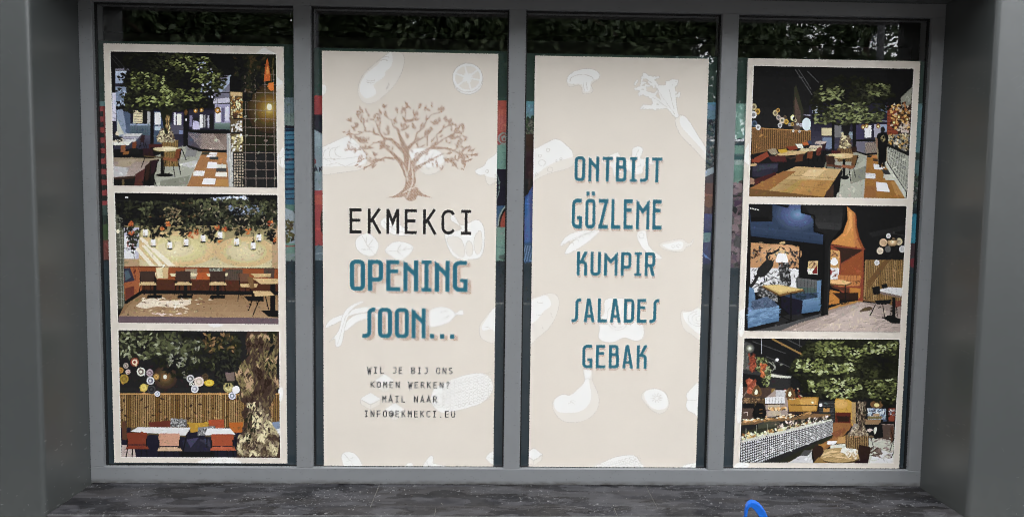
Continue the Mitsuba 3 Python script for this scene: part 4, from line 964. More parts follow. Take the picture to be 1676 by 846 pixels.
s.rect(790, 434, 842, 441, (24, 20, 18)); s.scatter([(780, 455), (832, 455), (836, 505), (782, 505)], 60, 8, [(232, 228, 214), (200, 186, 150), (90, 76, 50), (250, 248, 240)], 5, asp=.8); s.rect(778, 508, 842, 517, (26, 22, 20)); s.scatter([(784, 520), (836, 520), (838, 606), (786, 606)], 90, 10, [(220, 200, 140), (150, 126, 80), (240, 236, 220), (96, 76, 46)], 6, asp=.7)
s.poly([(788, 616), (844, 616), (846, 802), (790, 800)], (30, 27, 26))
s.shape(unary_union([Polygon([(792 + 14 * i, 624 + 15 * j), (804 + 14 * i, 624 + 15 * j), (798 + 14 * i, 634 + 15 * j)]) for i in range(4) for j in range(12)]), (186, 176, 152)); 
s.poly([(838, 100), (1014, 98), (1022, 803), (846, 800)], (40, 32, 24)); s.glow(980, 385, 120, [(56, 42, 22), (76, 56, 24), (98, 72, 26), (128, 94, 32), (168, 128, 48), (226, 196, 110)], 130)
s.poly([(842, 610), (1018, 612), (1022, 803), (848, 800)], (36, 30, 27))
s.lines([[(x0_, 180), (x1_, 802)] for x0_, x1_ in ((850, 858), (903, 912), (955, 966), (1000, 1010))] + [[(842, y - 8 * ((620 - y) / 400)), (1020, y + 2)] for y in (206, 258, 302, 348, 395, 440, 486, 530, 576, 618, 662, 706, 752)], 2.6, (136, 128, 110))
s.ell(980, 376, 13, 18, (255, 244, 190))
s.scatter([(795, 92), (960, 95), (940, 260), (880, 330), (850, 370), (830, 260), (800, 200)], 330, 13, [(20, 18, 14), (30, 27, 18), (46, 40, 22), (70, 60, 30)], 8, clump=40)
s.poly([(963, 130), (970, 120), (985, 205), (984, 238), (950, 242), (952, 215)], (208, 96, 38)); s.poly([(968, 160), (975, 170), (978, 200), (962, 205)], (236, 150, 60)); s.poly([(974, 250), (1003, 246), (1004, 288), (988, 292), (974, 280)], (224, 120, 40)); s.line([(1000, 120), (990, 250)], 4, (110, 90, 40))
for x, y, r in ((588, 395, 12), (620, 391, 11), (705, 393, 16)):
    s.ell(x, y, r, r * 1.15, (120, 80, 26)); s.ell(x - 2, y + 2, r * .62, r * .7, (210, 150, 60)); s.ell(x, y, r * .3, r * .3, (255, 246, 210)); s.line([(x, y - 14), (x, y - 60)], 2, (20, 18, 18))
s.rect(408, 552, 496, 692, (146, 108, 58)); s.lines([[(x, 556), (x, 692)] for x in range(414, 496, 9)], 3, (84, 58, 30))
s.scatter([(385, 560), (390, 520), (415, 485), (445, 480), (470, 530), (478, 560)], 200, 10, [(96, 82, 58), (150, 134, 98), (196, 182, 142), (226, 214, 176), (70, 60, 42)], 4, asp=.6)
s.poly([(398, 390), (466, 390), (452, 470), (440, 520), (425, 520), (412, 450)], (36, 30, 20)); s.scatter([(432, 420), (450, 420), (446, 500), (430, 500)], 40, 8, [(150, 124, 74), (190, 168, 110), (90, 72, 40)], 3, ang=(70, 110))
crown = [(205, 92), (640, 92), (700, 170), (760, 205), (745, 262), (700, 330), (640, 375), (540, 392), (470, 400), (380, 382), (290, 405), (235, 410), (165, 372), (200, 335), (160, 290), (195, 250), (170, 215), (215, 180)]
s.shape(blob([(230, 100), (620, 96), (670, 190), (720, 230), (680, 310), (560, 370), (420, 385), (300, 385), (225, 350), (225, 280), (205, 235), (235, 180)], 0), (16, 19, 11))
s.scatter(crown, 1300, 10.5, GREEN[:4], 21, clump=70, ang=(-30, 40))
for q, n_, sd in (([(240, 190), (420, 200), (440, 280), (250, 280)], 110, 31), ([(400, 285), (640, 270), (650, 345), (420, 345)], 130, 32), ([(280, 320), (480, 310), (470, 372), (250, 372)], 110, 33), ([(430, 110), (650, 110), (660, 190), (430, 185)], 90, 34), ([(560, 190), (740, 200), (720, 250), (560, 250)], 60, 35)):
    s.scatter(q, n_, 9, [(62, 70, 28), (98, 104, 44), (136, 140, 70), (174, 174, 110)], sd, clump=26, ang=(-40, 30))
s.scatter([(590, 130), (680, 150), (690, 340), (600, 330)], 26, 7, [(200, 206, 224), (150, 160, 190)], 9, asp=.7); s.scatter([(160, 280), (220, 290), (215, 370), (150, 370)], 12, 9, [(180, 190, 220)], 10)
for q, c_ in (([(212, 517), (306, 517), (290, 532), (196, 532)], (196, 194, 196)), ([(192, 533), (290, 533), (280, 546), (180, 546)], (160, 160, 170)), ([(170, 548), (276, 549), (262, 562), (164, 561)], (204, 200, 196)), ([(148, 560), (246, 562), (232, 580), (150, 580)], (222, 218, 210))): s.poly(q, c_)
s.scatter([(148, 505), (180, 510), (200, 560), (150, 560)], 20, 11, [(20, 20, 24), (210, 200, 170), (40, 38, 40)], 12, asp=.7)
for x, y, w, h, c_ in ((252, 562, 22, 34, (128, 62, 34)), (190, 580, 26, 36, (146, 88, 50)), (296, 530, 22, 34, (52, 32, 30))):
    s.poly([(x, y), (x + w, y - 4), (x + w - 4, y + h), (x - 2, y + h)], c_); s.lines([[(x, y + h), (x - 6, y + h + 30)], [(x + w, y + h - 2), (x + w + 12, y + h + 34)], [(x + w - 8, y + h), (x + w - 2, y + h + 28)]], 3.4, (18, 16, 18))
s.poly([(205, 612), (262, 610), (258, 626), (200, 630)], (150, 82, 40)); s.poly([(240, 596), (280, 596), (300, 630), (230, 632)], (30, 24, 24))
s.grad([(150, 644), (392, 650), (292, 740), (152, 754)], (146, 128, 106), (172, 158, 150), 7); s.poly([(180, 660), (280, 652), (240, 690), (170, 700)], (170, 148, 118)); s.poly([(152, 690), (230, 700), (220, 742), (152, 748)], (186, 178, 180)); s.poly([(292, 740), (392, 650), (396, 662), (296, 754), (152, 764), (152, 752)], (58, 42, 30)); s.poly([(150, 764), (296, 756), (300, 796), (152, 796)], (24, 20, 18)); s.rect(196, 762, 208, 796, (110, 84, 50))
s.ell(432, 602, 70, 14, (120, 96, 56)); s.ell(432, 599, 69, 13, (204, 186, 142)); s.ell(455, 597, 36, 7, (222, 208, 168)); s.rect(403, 612, 420, 742, (20, 17, 16)); s.ell(424, 738, 46, 9, (20, 17, 16))
s.poly([(338, 574), (410, 572), (410, 590), (342, 590)], (84, 32, 28)); s.poly([(306, 596), (360, 598), (364, 640), (312, 632)], (48, 28, 26)); s.poly([(312, 634), (420, 642), (420, 650), (316, 642)], (92, 64, 40))
s.lines([[(466, 660), (480, 750)], [(494, 656), (510, 736)], [(430, 660), (418, 742)], [(320, 640), (300, 700)], [(516, 600), (540, 660)]], 4.2, (18, 15, 14)); s.poly([(420, 644), (500, 650), (488, 668), (412, 656)], (136, 86, 46)); s.poly([(486, 600), (516, 596), (506, 650), (474, 655)], (122, 66, 40)); s.line([(514, 598), (498, 662)], 4, (24, 18, 16))
for q, c_ in (([(345, 662), (388, 655), (380, 720), (352, 735)], (44, 28, 25)), ([(318, 690), (352, 668), (346, 760), (322, 770)], (56, 32, 27)), ([(268, 734), (326, 698), (310, 796), (262, 796)], (92, 44, 34)), ([(215, 775), (268, 750), (262, 796), (212, 796)], (30, 22, 20))): s.poly(q, c_)
s.lines([[(324, 700), (310, 798)], [(352, 680), (334, 798)], [(386, 660), (366, 745)], [(362, 740), (380, 796)], [(340, 740), (352, 796)]], 4.5, (16, 14, 14))
finish(s)
# B: banquette under hanging plants
s = photo(key, *P_(-1.637, -.9775, .604, 1.1385), [(155, 50), (1020, 65), (1030, 748), (175, 742)], 'framed photo of a rust banquette along a cream wall under hanging plants')
s.rect(120, 30, 1060, 780, (19, 17, 18))
s.grad([(205, 225), (1025, 225), (1025, 450), (205, 450)], (150, 126, 84), (206, 186, 140), 10)
s.glow(480, 350, 230, [(196, 172, 120), (206, 184, 134), (214, 194, 146), (222, 204, 160)], 95); s.glow(850, 365, 160, [(192, 168, 118), (204, 182, 134), (214, 194, 148)], 80); s.poly([(990, 230), (1026, 230), (1026, 455), (995, 450)], (176, 152, 106))
s.rect(204, 235, 285, 402, (176, 180, 190)); s.poly([(204, 280), (250, 280), (270, 400), (204, 400)], (210, 212, 220)); s.lines([[(204, 345), (270, 350)], [(240, 240), (262, 400)]], 4, (70, 66, 70)); s.rect(222, 308, 256, 338, (176, 60, 50)); s.rect(228, 314, 250, 332, (226, 220, 216))
s.poly([(204, 404), (285, 402), (290, 440), (206, 444)], (172, 148, 100))
for q in ([(285, 292), (300, 285), (482, 440), (440, 440)], [(268, 352), (280, 338), (372, 440), (345, 440)], [(300, 330), (318, 330), (420, 440), (392, 440)]): s.poly(q, (226, 216, 188))
s.poly([(664, 78), (850, 70), (872, 92), (690, 96)], (176, 184, 210)); s.scatter([(664, 78), (850, 70), (872, 92), (690, 96)], 40, 9, [(40, 40, 44), (220, 224, 236)], 3); s.poly([(748, 122), (945, 118), (940, 168), (785, 168)], (120, 134, 172)); s.poly([(800, 124), (850, 122), (860, 165), (820, 166)], (170, 182, 212))
s.lines([[(500, 106), (582, 108)], [(330, 178), (600, 176)], [(750, 245), (820, 247)]], 5, (120, 92, 56)); s.lines([[(160, 90), (620, 120)], [(600, 100), (1020, 110)]], 4, (44, 40, 40)); s.ell(214, 75, 4, 5, (240, 240, 230)); s.ell(222, 75, 4, 5, (240, 240, 230))
s.poly([(158, 162), (204, 178), (210, 655), (176, 672)], (86, 86, 66)); s.lines([[(158 + .03 * (y - 160), y), (206, y + 4)] for y in range(180, 660, 36)] + [[(180, 175), (194, 660)], [(196, 178), (206, 655)]], 2.4, (150, 150, 132)); s.ell(172, 256, 9, 12, (220, 214, 180))
s.poly([(210, 640), (300, 586), (1028, 590), (1030, 712), (182, 706)], (142, 108, 68)); s.grad([(260, 620), (1028, 620), (1030, 710), (190, 704)], (148, 114, 74), (164, 134, 94), 5)
s.poly([(268, 655), (310, 620), (400, 600), (420, 610), (380, 625), (560, 618), (566, 640), (500, 662), (380, 655), (320, 668)], (214, 198, 172)); s.scatter([(300, 600), (680, 610), (640, 690), (300, 690)], 50, 12, [(220, 206, 184), (190, 166, 128), (120, 90, 60)], 7, asp=.25, ang=(-15, 15)); s.scatter([(360, 690), (520, 690), (520, 704), (360, 704)], 14, 12, [(214, 204, 190)], 8, asp=.25, ang=(-10, 10))
s.poly([(178, 705), (1030, 714), (1030, 750), (178, 745)], (104, 90, 92)); s.line([(178, 705), (1030, 714)], 3, (176, 146, 110))
s.poly([(206, 444), (290, 440), (470, 446), (1028, 456), (1028, 560), (206, 530)], (150, 70, 36))
s.poly([(206, 448), (292, 442), (300, 512), (206, 532)], (172, 82, 40)); s.lines([[(206 + 26 * i, 446), (214 + 28 * i, 520)] for i in range(4)], 3, (110, 46, 24)); s.line([(206, 446), (470, 446), (1028, 456)], 3, (90, 40, 26))
for x in (440, 530, 660, 740, 815): s.line([(x, 448), (x, 515)], 2.5, (104, 46, 26))
s.poly([(300, 512), (1028, 516), (1028, 575), (300, 570)], (88, 40, 28)); s.poly([(206, 530), (298, 512), (302, 570), (212, 626)], (168, 84, 40)); s.poly([(212, 560), (260, 545), (262, 600), (214, 622)], (110, 52, 28)); s.poly([(300, 568), (1028, 574), (1028, 594), (300, 588)], (28, 20, 18)); s.poly([(212, 626), (300, 570), (306, 586), (214, 645)], (24, 18, 16))
for q, c_ in (([(376, 448), (444, 446), (440, 508), (380, 506)], (196, 170, 118)), ([(380, 452), (410, 450), (415, 505), (384, 505)], (216, 196, 150)), ([(534, 456), (598, 456), (590, 510), (530, 508)], (150, 138, 112)), ([(598, 476), (658, 474), (660, 512), (594, 512)], (190, 78, 38)), ([(662, 450), (732, 452), (732, 478), (662, 476)], (116, 114, 106)), ([(746, 456), (838, 458), (842, 516), (744, 514)], (88, 78, 58)), ([(952, 456), (1008, 456), (1004, 506), (950, 500)], (84, 70, 56)), ([(206, 452), (238, 450), (264, 518), (208, 528)], (44, 52, 74)), ([(210, 470), (228, 462), (244, 500), (214, 520)], (80, 92, 116))): s.poly(q, c_)
s.lines([[(750 + 12 * i, 458), (746 + 12 * i, 514)] for i in range(8)], 2, (60, 54, 42)); s.scatter([(664, 452), (730, 454), (730, 476), (664, 474)], 50, 4, [(70, 68, 66), (170, 168, 160)], 9, asp=.8)
for x0_, x1_ in ((290, 380), (450, 600), (645, 762)): s.poly([(x0_, 480), (x1_, 478), (x1_ - 6, 494), (x0_ + 10, 496)], (214, 194, 150))
for x in (372, 535, 708): s.rect(x - 8, 500, x + 8, 600, (22, 18, 17)); s.poly([(x - 38, 594), (x + 38, 594), (x + 36, 612), (x - 44, 612)], (18, 15, 15))
for x in (292, 482, 666): chair_(s, x, 470, 80, 48, (70, 46, 36), (18, 15, 15), (196, 168, 120))
s.rect(985, 528, 1012, 690, (18, 15, 15)); s.poly([(936, 676), (1028, 676), (1028, 712), (975, 706)], (16, 14, 14)); s.poly([(845, 600), (950, 600), (950, 628), (870, 626)], (22, 18, 17)); s.poly([(890, 505), (1028, 508), (1028, 534), (935, 536)], (198, 166, 108)); s.poly([(880, 480), (990, 480), (985, 498), (905, 500)], (196, 164, 106))
s.poly([(812, 478), (872, 482), (874, 522), (820, 524)], (112, 78, 46)); s.poly([(822, 534), (920, 534), (912, 554), (830, 552)], (190, 160, 112)); s.lines([[(822, 556), (814, 626)], [(852, 556), (858, 590)], [(818, 480), (824, 540)]], 4, (18, 15, 15))
s.poly([(862, 496), (892, 500), (902, 556), (878, 560)], (122, 86, 50)); s.poly([(896, 572), (986, 574), (1008, 596), (906, 602)], (196, 166, 114)); s.lines([[(896, 602), (872, 674)], [(932, 604), (892, 708)], [(960, 602), (978, 672)], [(878, 560), (898, 600)]], 5, (18, 15, 15))
fol = [(160, 95), (320, 100), (560, 85), (780, 85), (1022, 95), (1026, 300), (1000, 325), (960, 290), (930, 240), (850, 260), (800, 290), (770, 250), (720, 260), (690, 320), (650, 290), (600, 250), (560, 270), (520, 290), (490, 240), (440, 320), (400, 280), (360, 300), (300, 240), (275, 330), (250, 370), (230, 330), (205, 260), (160, 170)]
s.scatter(fol, 1250, 12, DARKG, 41, clump=55, ang=(0, 180), asp=.5)
s.scatter([(420, 130), (520, 130), (520, 220), (420, 220)], 60, 10, [(110, 98, 60), (70, 64, 40), (150, 134, 90)], 42); s.scatter([(560, 120), (1020, 110), (1020, 280), (600, 250)], 120, 8, [(120, 112, 84), (80, 76, 54), (160, 150, 120)], 43)
for x, y in ((240, 218), (438, 212), (416, 240), (560, 275), (590, 258), (735, 248), (718, 298), (870, 258), (982, 212), (1012, 300), (245, 270), (700, 240)):
    s.scatter([(x - 14, y - 12), (x + 14, y - 12), (x + 14, y + 14), (x - 14, y + 14)], 9, 8, [(196, 92, 36), (222, 120, 50), (164, 70, 30)], int(x), asp=.6)
for x, y in ((320, 265), (362, 318), (451, 332), (538, 316), (628, 296), (718, 278), (806, 314), (894, 335), (924, 292)):
    s.line([(x, y - 22), (x, y - 70)], 2.4, (24, 22, 20)); s.glow(x, y, 26, [(196, 174, 124), (206, 186, 138), (222, 206, 164)]); s.rect(x - 12, y - 20, x + 12, y + 16, (252, 250, 240)); s.rect(x - 9, y - 2, x - 4, y + 12, (190, 160, 110)); s.rect(x - 13, y + 14, x + 13, y + 21, (34, 28, 24)); s.rect(x - 7, y - 25, x + 7, y - 18, (34, 28, 24))
finish(s)
# C: trunk, slatted wall and plates
s = photo(key, *P_(-1.637, -.9765, .0365, .5725), [(162, 60), (956, 67), (963, 690), (178, 685)], 'framed photo of a gnarled tree trunk beside a slatted wall hung with plates')
s.rect(130, 40, 1000, 720, (38, 29, 27))
s.grad([(165, 200), (760, 200), (760, 380), (165, 380)], (34, 26, 25), (46, 34, 30), 5); s.glow(395, 292, 60, [(62, 44, 30), (90, 64, 36), (140, 102, 56)])
s.rect(165, 374, 975, 548, (112, 78, 42)); r9 = np.random.default_rng(9)
for x in range(172, 965, 11): s.rect(x, 378, x + 5.5, 548, tuple(np.array([150, 106, 58]) + int(r9.integers(-26, 30))))
for x in range(177, 965, 11): s.rect(x + 1.5, 378, x + 4.2, 548, (58, 38, 22))
s.rect(165, 371, 975, 378, (190, 140, 76))
PL = [(243, 218, 21, (150, 60, 44), (220, 200, 170)), (199, 235, 13, (180, 172, 156), (120, 112, 100)), (174, 258, 14, (190, 140, 60), (150, 100, 40)), (209, 266, 12, (210, 196, 190), (150, 110, 100)), (191, 300, 22, (170, 130, 50), (140, 100, 36)), (274, 265, 21, (214, 208, 198), (120, 90, 80)), (317, 271, 17, (176, 160, 168), (120, 100, 110)), (350, 290, 16, (150, 110, 50), (196, 150, 70)), (321, 309, 19, (204, 204, 212), (110, 112, 130)), (288, 343, 19, (206, 174, 70), (226, 196, 100)), (326, 352, 20, (70, 70, 70), (36, 34, 34)), (355, 374, 14, (210, 214, 224), (150, 160, 180)), (489, 280, 16, (120, 112, 96), (50, 46, 42)), (518, 299, 19, (190, 192, 198), (100, 104, 112)), (561, 314, 24, (210, 200, 184), (196, 180, 160)), (523, 326, 12, (224, 220, 210), (60, 50, 44)), (611, 320, 25, (206, 170, 36), (226, 196, 70)), (540, 350, 19, (204, 206, 212), (140, 144, 156)), (592, 290, 15, (90, 66, 44), (60, 44, 34)), (706, 342, 25, (176, 156, 90), (200, 184, 130)), (744, 353, 19, (226, 226, 228), (240, 240, 242)), (725, 384, 18, (200, 206, 216), (110, 120, 140))]
for i, (x, y, r, a_, b_) in enumerate(PL):
    ry = r * (.68 if i in (15, 16) else 1.04); s.ell(x + 2, y + 3, r, ry, (18, 14, 13)); s.ell(x, y, r, ry, a_); s.ell(x, y, r * .66, ry * .66, b_); s.ell(x - 1, y, r * .34, ry * .34, a_)
s.ell(393, 290, 9, 11, (255, 236, 190))
s.rect(165, 540, 975, 700, (26, 30, 48)); s.poly([(180, 625), (240, 630), (250, 690), (178, 690)], (180, 166, 158)); s.poly([(480, 600), (620, 600), (616, 690), (490, 690)], (34, 40, 66)); s.poly([(500, 600), (560, 590), (520, 640)], (60, 66, 96)); s.poly([(560, 600), (620, 640), (610, 600)], (54, 60, 90)); s.rect(470, 660, 640, 695, (16, 18, 28))
for q, c_ in (([(312, 515), (420, 505), (424, 540), (318, 540)], (112, 44, 34)), ([(422, 494), (500, 500), (498, 538), (420, 538)], (120, 120, 118)), ([(508, 518), (606, 516), (612, 545), (560, 560), (520, 566)], (178, 140, 36)), ([(610, 502), (684, 500), (686, 544), (612, 544)], (178, 72, 36)), ([(556, 540), (640, 532), (646, 578), (554, 580)], (126, 126, 124)), ([(708, 516), (780, 514), (776, 566), (718, 564)], (188, 96, 34)), ([(180, 510), (200, 508), (206, 600), (182, 600)], (92, 60, 40)), ([(915, 516), (962, 510), (962, 560), (920, 552)], (120, 136, 160)), ([(915, 555), (962, 545), (962, 580), (930, 580)], (214, 214, 212))): s.poly(q, c_)
s.scatter([(424, 498), (498, 502), (496, 536), (424, 536)], 70, 4, [(70, 70, 72), (180, 180, 178)], 12, asp=.9); s.scatter([(558, 544), (640, 536), (642, 576), (558, 576)], 60, 4, [(76, 76, 78), (184, 184, 180)], 13, asp=.9)
s.poly([(222, 540), (520, 541), (494, 588), (230, 568)], (96, 70, 48)); s.poly([(258, 538), (520, 541), (494, 580), (222, 560)], (212, 208, 202)); s.poly([(602, 544), (716, 545), (742, 585), (590, 587)], (96, 74, 54)); s.poly([(602, 544), (716, 545), (742, 576), (590, 578)], (216, 212, 206))
s.lines([[(500, 575), (476, 690)], [(230, 570), (240, 640)], [(742, 585), (748, 680)], [(600, 585), (600, 640)]], 5, (16, 15, 18))
chair_(s, 205, 568, 98, 52, (142, 56, 32), (18, 16, 18), (134, 52, 32)); chair_(s, 362, 572, 104, 56, (196, 146, 116), (18, 16, 18), (206, 160, 130)); chair_(s, 622, 576, 110, 52, (168, 74, 38), (18, 16, 18), (186, 92, 54))
s.scatter([(164, 62), (760, 66), (770, 230), (660, 260), (560, 250), (470, 300), (400, 270), (330, 200), (220, 190), (165, 210)], 950, 14, [(16, 15, 12), (24, 23, 16), (36, 35, 22), (56, 54, 34), (90, 86, 60)], 51, clump=70)
s.scatter([(164, 70), (360, 70), (370, 200), (165, 200)], 70, 13, [(120, 120, 84), (160, 164, 130), (84, 88, 54)], 52); s.scatter([(400, 110), (560, 110), (560, 240), (400, 240)], 60, 11, [(110, 110, 84), (150, 150, 126), (70, 70, 48)], 53); s.scatter([(580, 70), (760, 70), (740, 170), (580, 170)], 60, 12, [(110, 86, 48), (140, 112, 66), (76, 60, 36)], 54)
s.scatter([(640, 180), (760, 180), (740, 330), (640, 350)], 150, 12, [(20, 18, 15), (32, 29, 21), (60, 55, 38)], 55)
s.poly([(690, 275), (735, 265), (738, 310), (700, 310)], (120, 104, 100)); s.ell(915, 250, 30, 24, (120, 124, 130))
tr = [(800, 66), (956, 66), (958, 140), (940, 230), (955, 330), (930, 400), (905, 450), (915, 520), (958, 580), (963, 692), (748, 692), (752, 590), (800, 530), (770, 470), (795, 430), (756, 400), (770, 350), (740, 290), (770, 230), (810, 180), (790, 110)]
s.poly(tr, (66, 50, 34)); s.poly([(900, 66), (950, 66), (940, 150), (950, 230), (900, 330), (880, 200)], (40, 30, 22)); s.poly([(900, 120), (945, 80), (950, 190), (910, 190)], (26, 21, 17))
s.scatter([p for p in tr if p[1] < 420] + [(905, 430), (800, 430)], 520, 15, [(44, 33, 24), (74, 57, 39), (106, 84, 57), (140, 114, 80), (174, 148, 108)], 56, clump=45, ang=(50, 140), asp=.3)
s.scatter([(800, 420), (910, 420), (920, 520), (962, 590), (962, 690), (750, 690), (755, 590), (800, 520)], 620, 13, [(70, 56, 40), (110, 92, 66), (150, 128, 94), (184, 164, 126), (212, 196, 160)], 57, clump=40, ang=(30, 150), asp=.4)
s.scatter([(800, 430), (860, 430), (850, 640), (770, 660), (780, 560)], 120, 11, [(40, 31, 22), (60, 48, 34)], 58, clump=30, ang=(60, 130), asp=.3)
finish(s)

# ---- right board
key = numbered('photo_poster'); P4 = key
board(key, .951, 1.671, .523, 2.246)
tag(key, 'beige poster on the rightmost pane framing three restaurant photos', 'poster')
s = Sheet(key, .951, 1.671, .523, 2.246, BY - 0.0006, [(1224.2, 95.6), (1506.5, 100.9), (1471.5, 766.0), (1200.2, 764.7)])
s.unit(1180, 80, .3074); s.part('food_drawing1'); s.poly([(128, 540), (148, 500), (150, 620), (122, 600)], W1)
s.unit(1180, 320, .2837); s.part('food_drawing2'); s.shape(blob([(100, 690), (118, 660), (134, 670), (130, 790), (104, 795)], 0), W1); s.lines([arc(90, 730, 34, 50, -60, 60), arc(90, 730, 24, 36, -60, 60)], 2, GL)
s.unit(1180, 530, .3191); s.part('food_drawing3'); s.shape(blob([(68, 735), (90, 710), (140, 715), (135, 735), (100, 745)], 0), W1); s.lines([[(90, 738), (130, 720)]], 2, GL)
s.part('food_drawing4'); s.shape(blob([(82, 400), (100, 310), (112, 330), (104, 470), (84, 500)], 0), W1)
s.build()
# D: long room with a waiter
s = photo(key, *P_(.9765, 1.6435, 1.160, 1.695), [(177, 92), (1022, 107), (993, 797), (148, 785)], 'framed photo of a long dining room with a tree and a person walking in black')
s.rect(120, 60, 1060, 830, (24, 23, 26)); s.grad([(177, 92), (480, 98), (470, 420), (160, 420)], (26, 25, 29), (40, 32, 29), 6)
s.poly([(390, 210), (400, 190), (440, 330), (430, 440), (380, 440)], (58, 48, 40)); s.poly([(395, 250), (425, 340), (420, 430), (385, 430)], (92, 76, 60))
s.lines([[(395, 110), (485, 245)], [(412, 108), (480, 215)], [(460, 120), (520, 180)]], 3, (96, 94, 94)); s.poly([(880, 110), (1022, 108), (1010, 220), (940, 290), (890, 250)], (24, 20, 21))
s.rect(470, 290, 900, 540, (38, 40, 56)); s.grad([(480, 400), (760, 400), (760, 530), (480, 530)], (38, 41, 56), (66, 72, 96), 4)
for a_ in ((535, 420, 590, 460, (196, 188, 150)), (486, 305, 515, 340, (190, 200, 226)), (445, 375, 475, 430, (214, 222, 246)), (600, 405, 640, 470, (112, 112, 120)), (720, 400, 760, 480, (60, 60, 92)), (765, 405, 800, 470, (214, 214, 220)), (845, 400, 885, 440, (140, 150, 186)), (850, 300, 888, 340, (96, 112, 156)), (640, 440, 700, 480, (130, 140, 164)), (540, 470, 600, 530, (110, 122, 160)), (815, 400, 850, 470, (150, 154, 176))): s.rect(*a_)
s.ell(455, 400, 24, 34, (206, 216, 244)); s.rect(590, 380, 604, 540, (18, 18, 22)); s.rect(700, 400, 718, 540, (20, 20, 24)); s.lines([[(440, 350), (475, 355)], [(820, 380), (888, 384)]], 5, (130, 134, 150))
s.poly([(884, 300), (940, 310), (945, 460), (884, 468)], (150, 66, 34)); s.lines([[(884, 300 + 18 * i), (942, 308 + 18 * i)] for i in range(9)], 2.4, (96, 40, 24)); s.poly([(940, 300), (1014, 200), (1010, 470), (942, 466)], (64, 46, 32)); s.poly([(955, 260), (1013, 205), (1012, 290), (958, 320)], (150, 146, 136)); s.rect(955, 330, 1006, 345, (176, 130, 60)); s.poly([(955, 400), (1004, 392), (1000, 446), (958, 444)], (196, 186, 166))
s.scatter([(900, 290), (1004, 280), (1000, 430), (905, 430)], 130, 9, [(180, 110, 44), (90, 56, 30), (224, 170, 90), (50, 36, 26), (206, 190, 160)], 61, asp=.7)
for x, y in ((945, 360), (990, 372), (920, 390), (836, 410), (775, 408), (756, 414)): s.ell(x, y, 10, 13, (150, 100, 36)); s.ell(x, y + 2, 5, 6, (255, 226, 160))
s.poly([(165, 418), (478, 438), (478, 500), (160, 560)], (124, 82, 38)); s.lines([[(165 + 11 * i, 420 + .7 * i), (163 + 11 * i, 556 - 2.0 * i)] for i in range(29)], 3.4, (80, 50, 24)); s.lines([[(170 + 11 * i, 420 + .7 * i), (168 + 11 * i, 556 - 2.0 * i)] for i in range(29)], 2.2, (164, 112, 56)); s.line([(165, 418), (478, 437)], 4, (190, 140, 70))
for x, y, r, c_ in ((176, 308, 15, (190, 170, 130)), (195, 333, 14, (200, 150, 60)), (174, 350, 17, (206, 204, 200)), (178, 396, 15, (70, 96, 120)), (198, 416, 13, (214, 210, 204)), (290, 340, 14, (196, 180, 130)), (304, 326, 10, (196, 140, 60)), (306, 364, 12, (180, 170, 160)), (326, 380, 14, (214, 200, 176)), (314, 406, 12, (196, 196, 200)), (348, 387, 12, (206, 170, 60)), (366, 402, 8, (160, 160, 164)), (380, 400, 9, (190, 150, 70)), (395, 380, 8, (210, 190, 150)), (408, 400, 7, (196, 196, 200)), (426, 404, 8, (190, 200, 206)), (384, 436, 6, (220, 220, 220)), (418, 438, 6, (200, 200, 204)), (341, 362, 8, (120, 100, 70))): s.ell(x, y, r, r * 1.15, c_); s.ell(x, y, r * .55, r * .6, tuple(int(v * .62) for v in c_))
s.ell(382, 366, 12, 16, (255, 226, 150)); s.ell(382, 366, 7, 9, (255, 250, 226)); s.line([(390, 320), (390, 400)], 2.4, (20, 18, 18)); s.rect(408, 346, 438, 350, (60, 56, 54))
s.poly([(560, 560), (720, 540), (850, 560), (890, 580), (995, 797), (560, 790), (600, 700)], (156, 150, 138)); s.poly([(640, 700), (770, 580), (775, 797), (600, 792)], (172, 166, 152)); s.poly([(700, 650), (775, 620), (772, 690), (690, 720)], (138, 132, 122)); s.poly([(560, 600), (650, 640), (600, 680), (540, 650)], (120, 114, 106))
s.poly([(778, 562), (840, 564), (985, 797), (762, 797)], (166, 106, 50))
for q, c_ in (([(790, 566), (836, 568), (842, 580), (786, 578)], (196, 120, 60)), ([(780, 566), (806, 566), (800, 577), (778, 576)], (40, 38, 40)), ([(812, 612), (850, 614), (866, 642), (816, 640)], (206, 204, 198)), ([(772, 660), (822, 662), (824, 690), (770, 688)], (206, 206, 202)), ([(866, 666), (920, 668), (940, 700), (878, 698)], (200, 194, 180)), ([(856, 640), (902, 644), (912, 668), (868, 666)], (58, 54, 52)), ([(826, 708), (884, 712), (902, 762), (832, 756)], (224, 224, 222)), ([(770, 726), (826, 730), (830, 790), (764, 790)], (150, 96, 44)), ([(906, 706), (950, 706), (984, 790), (930, 770)], (180, 126, 62)), ([(810, 582), (846, 586), (850, 598), (812, 596)], (70, 50, 40))): s.poly(q, c_)
s.poly([(720, 490), (770, 484), (830, 490), (830, 552), (770, 558), (718, 540)], (104, 108, 120)); s.poly([(768, 496), (830, 496), (830, 552), (770, 556)], (140, 130, 116)); s.lines([[(770 + 10 * i, 496), (750 + 10 * i, 556)] for i in range(1, 9)], 2, (90, 82, 74)); s.poly([(716, 482), (770, 480), (834, 484), (834, 494), (716, 490)], (20, 19, 22)); s.poly([(716, 540), (770, 556), (834, 550), (834, 560), (770, 566), (716, 548)], (20, 19, 21))
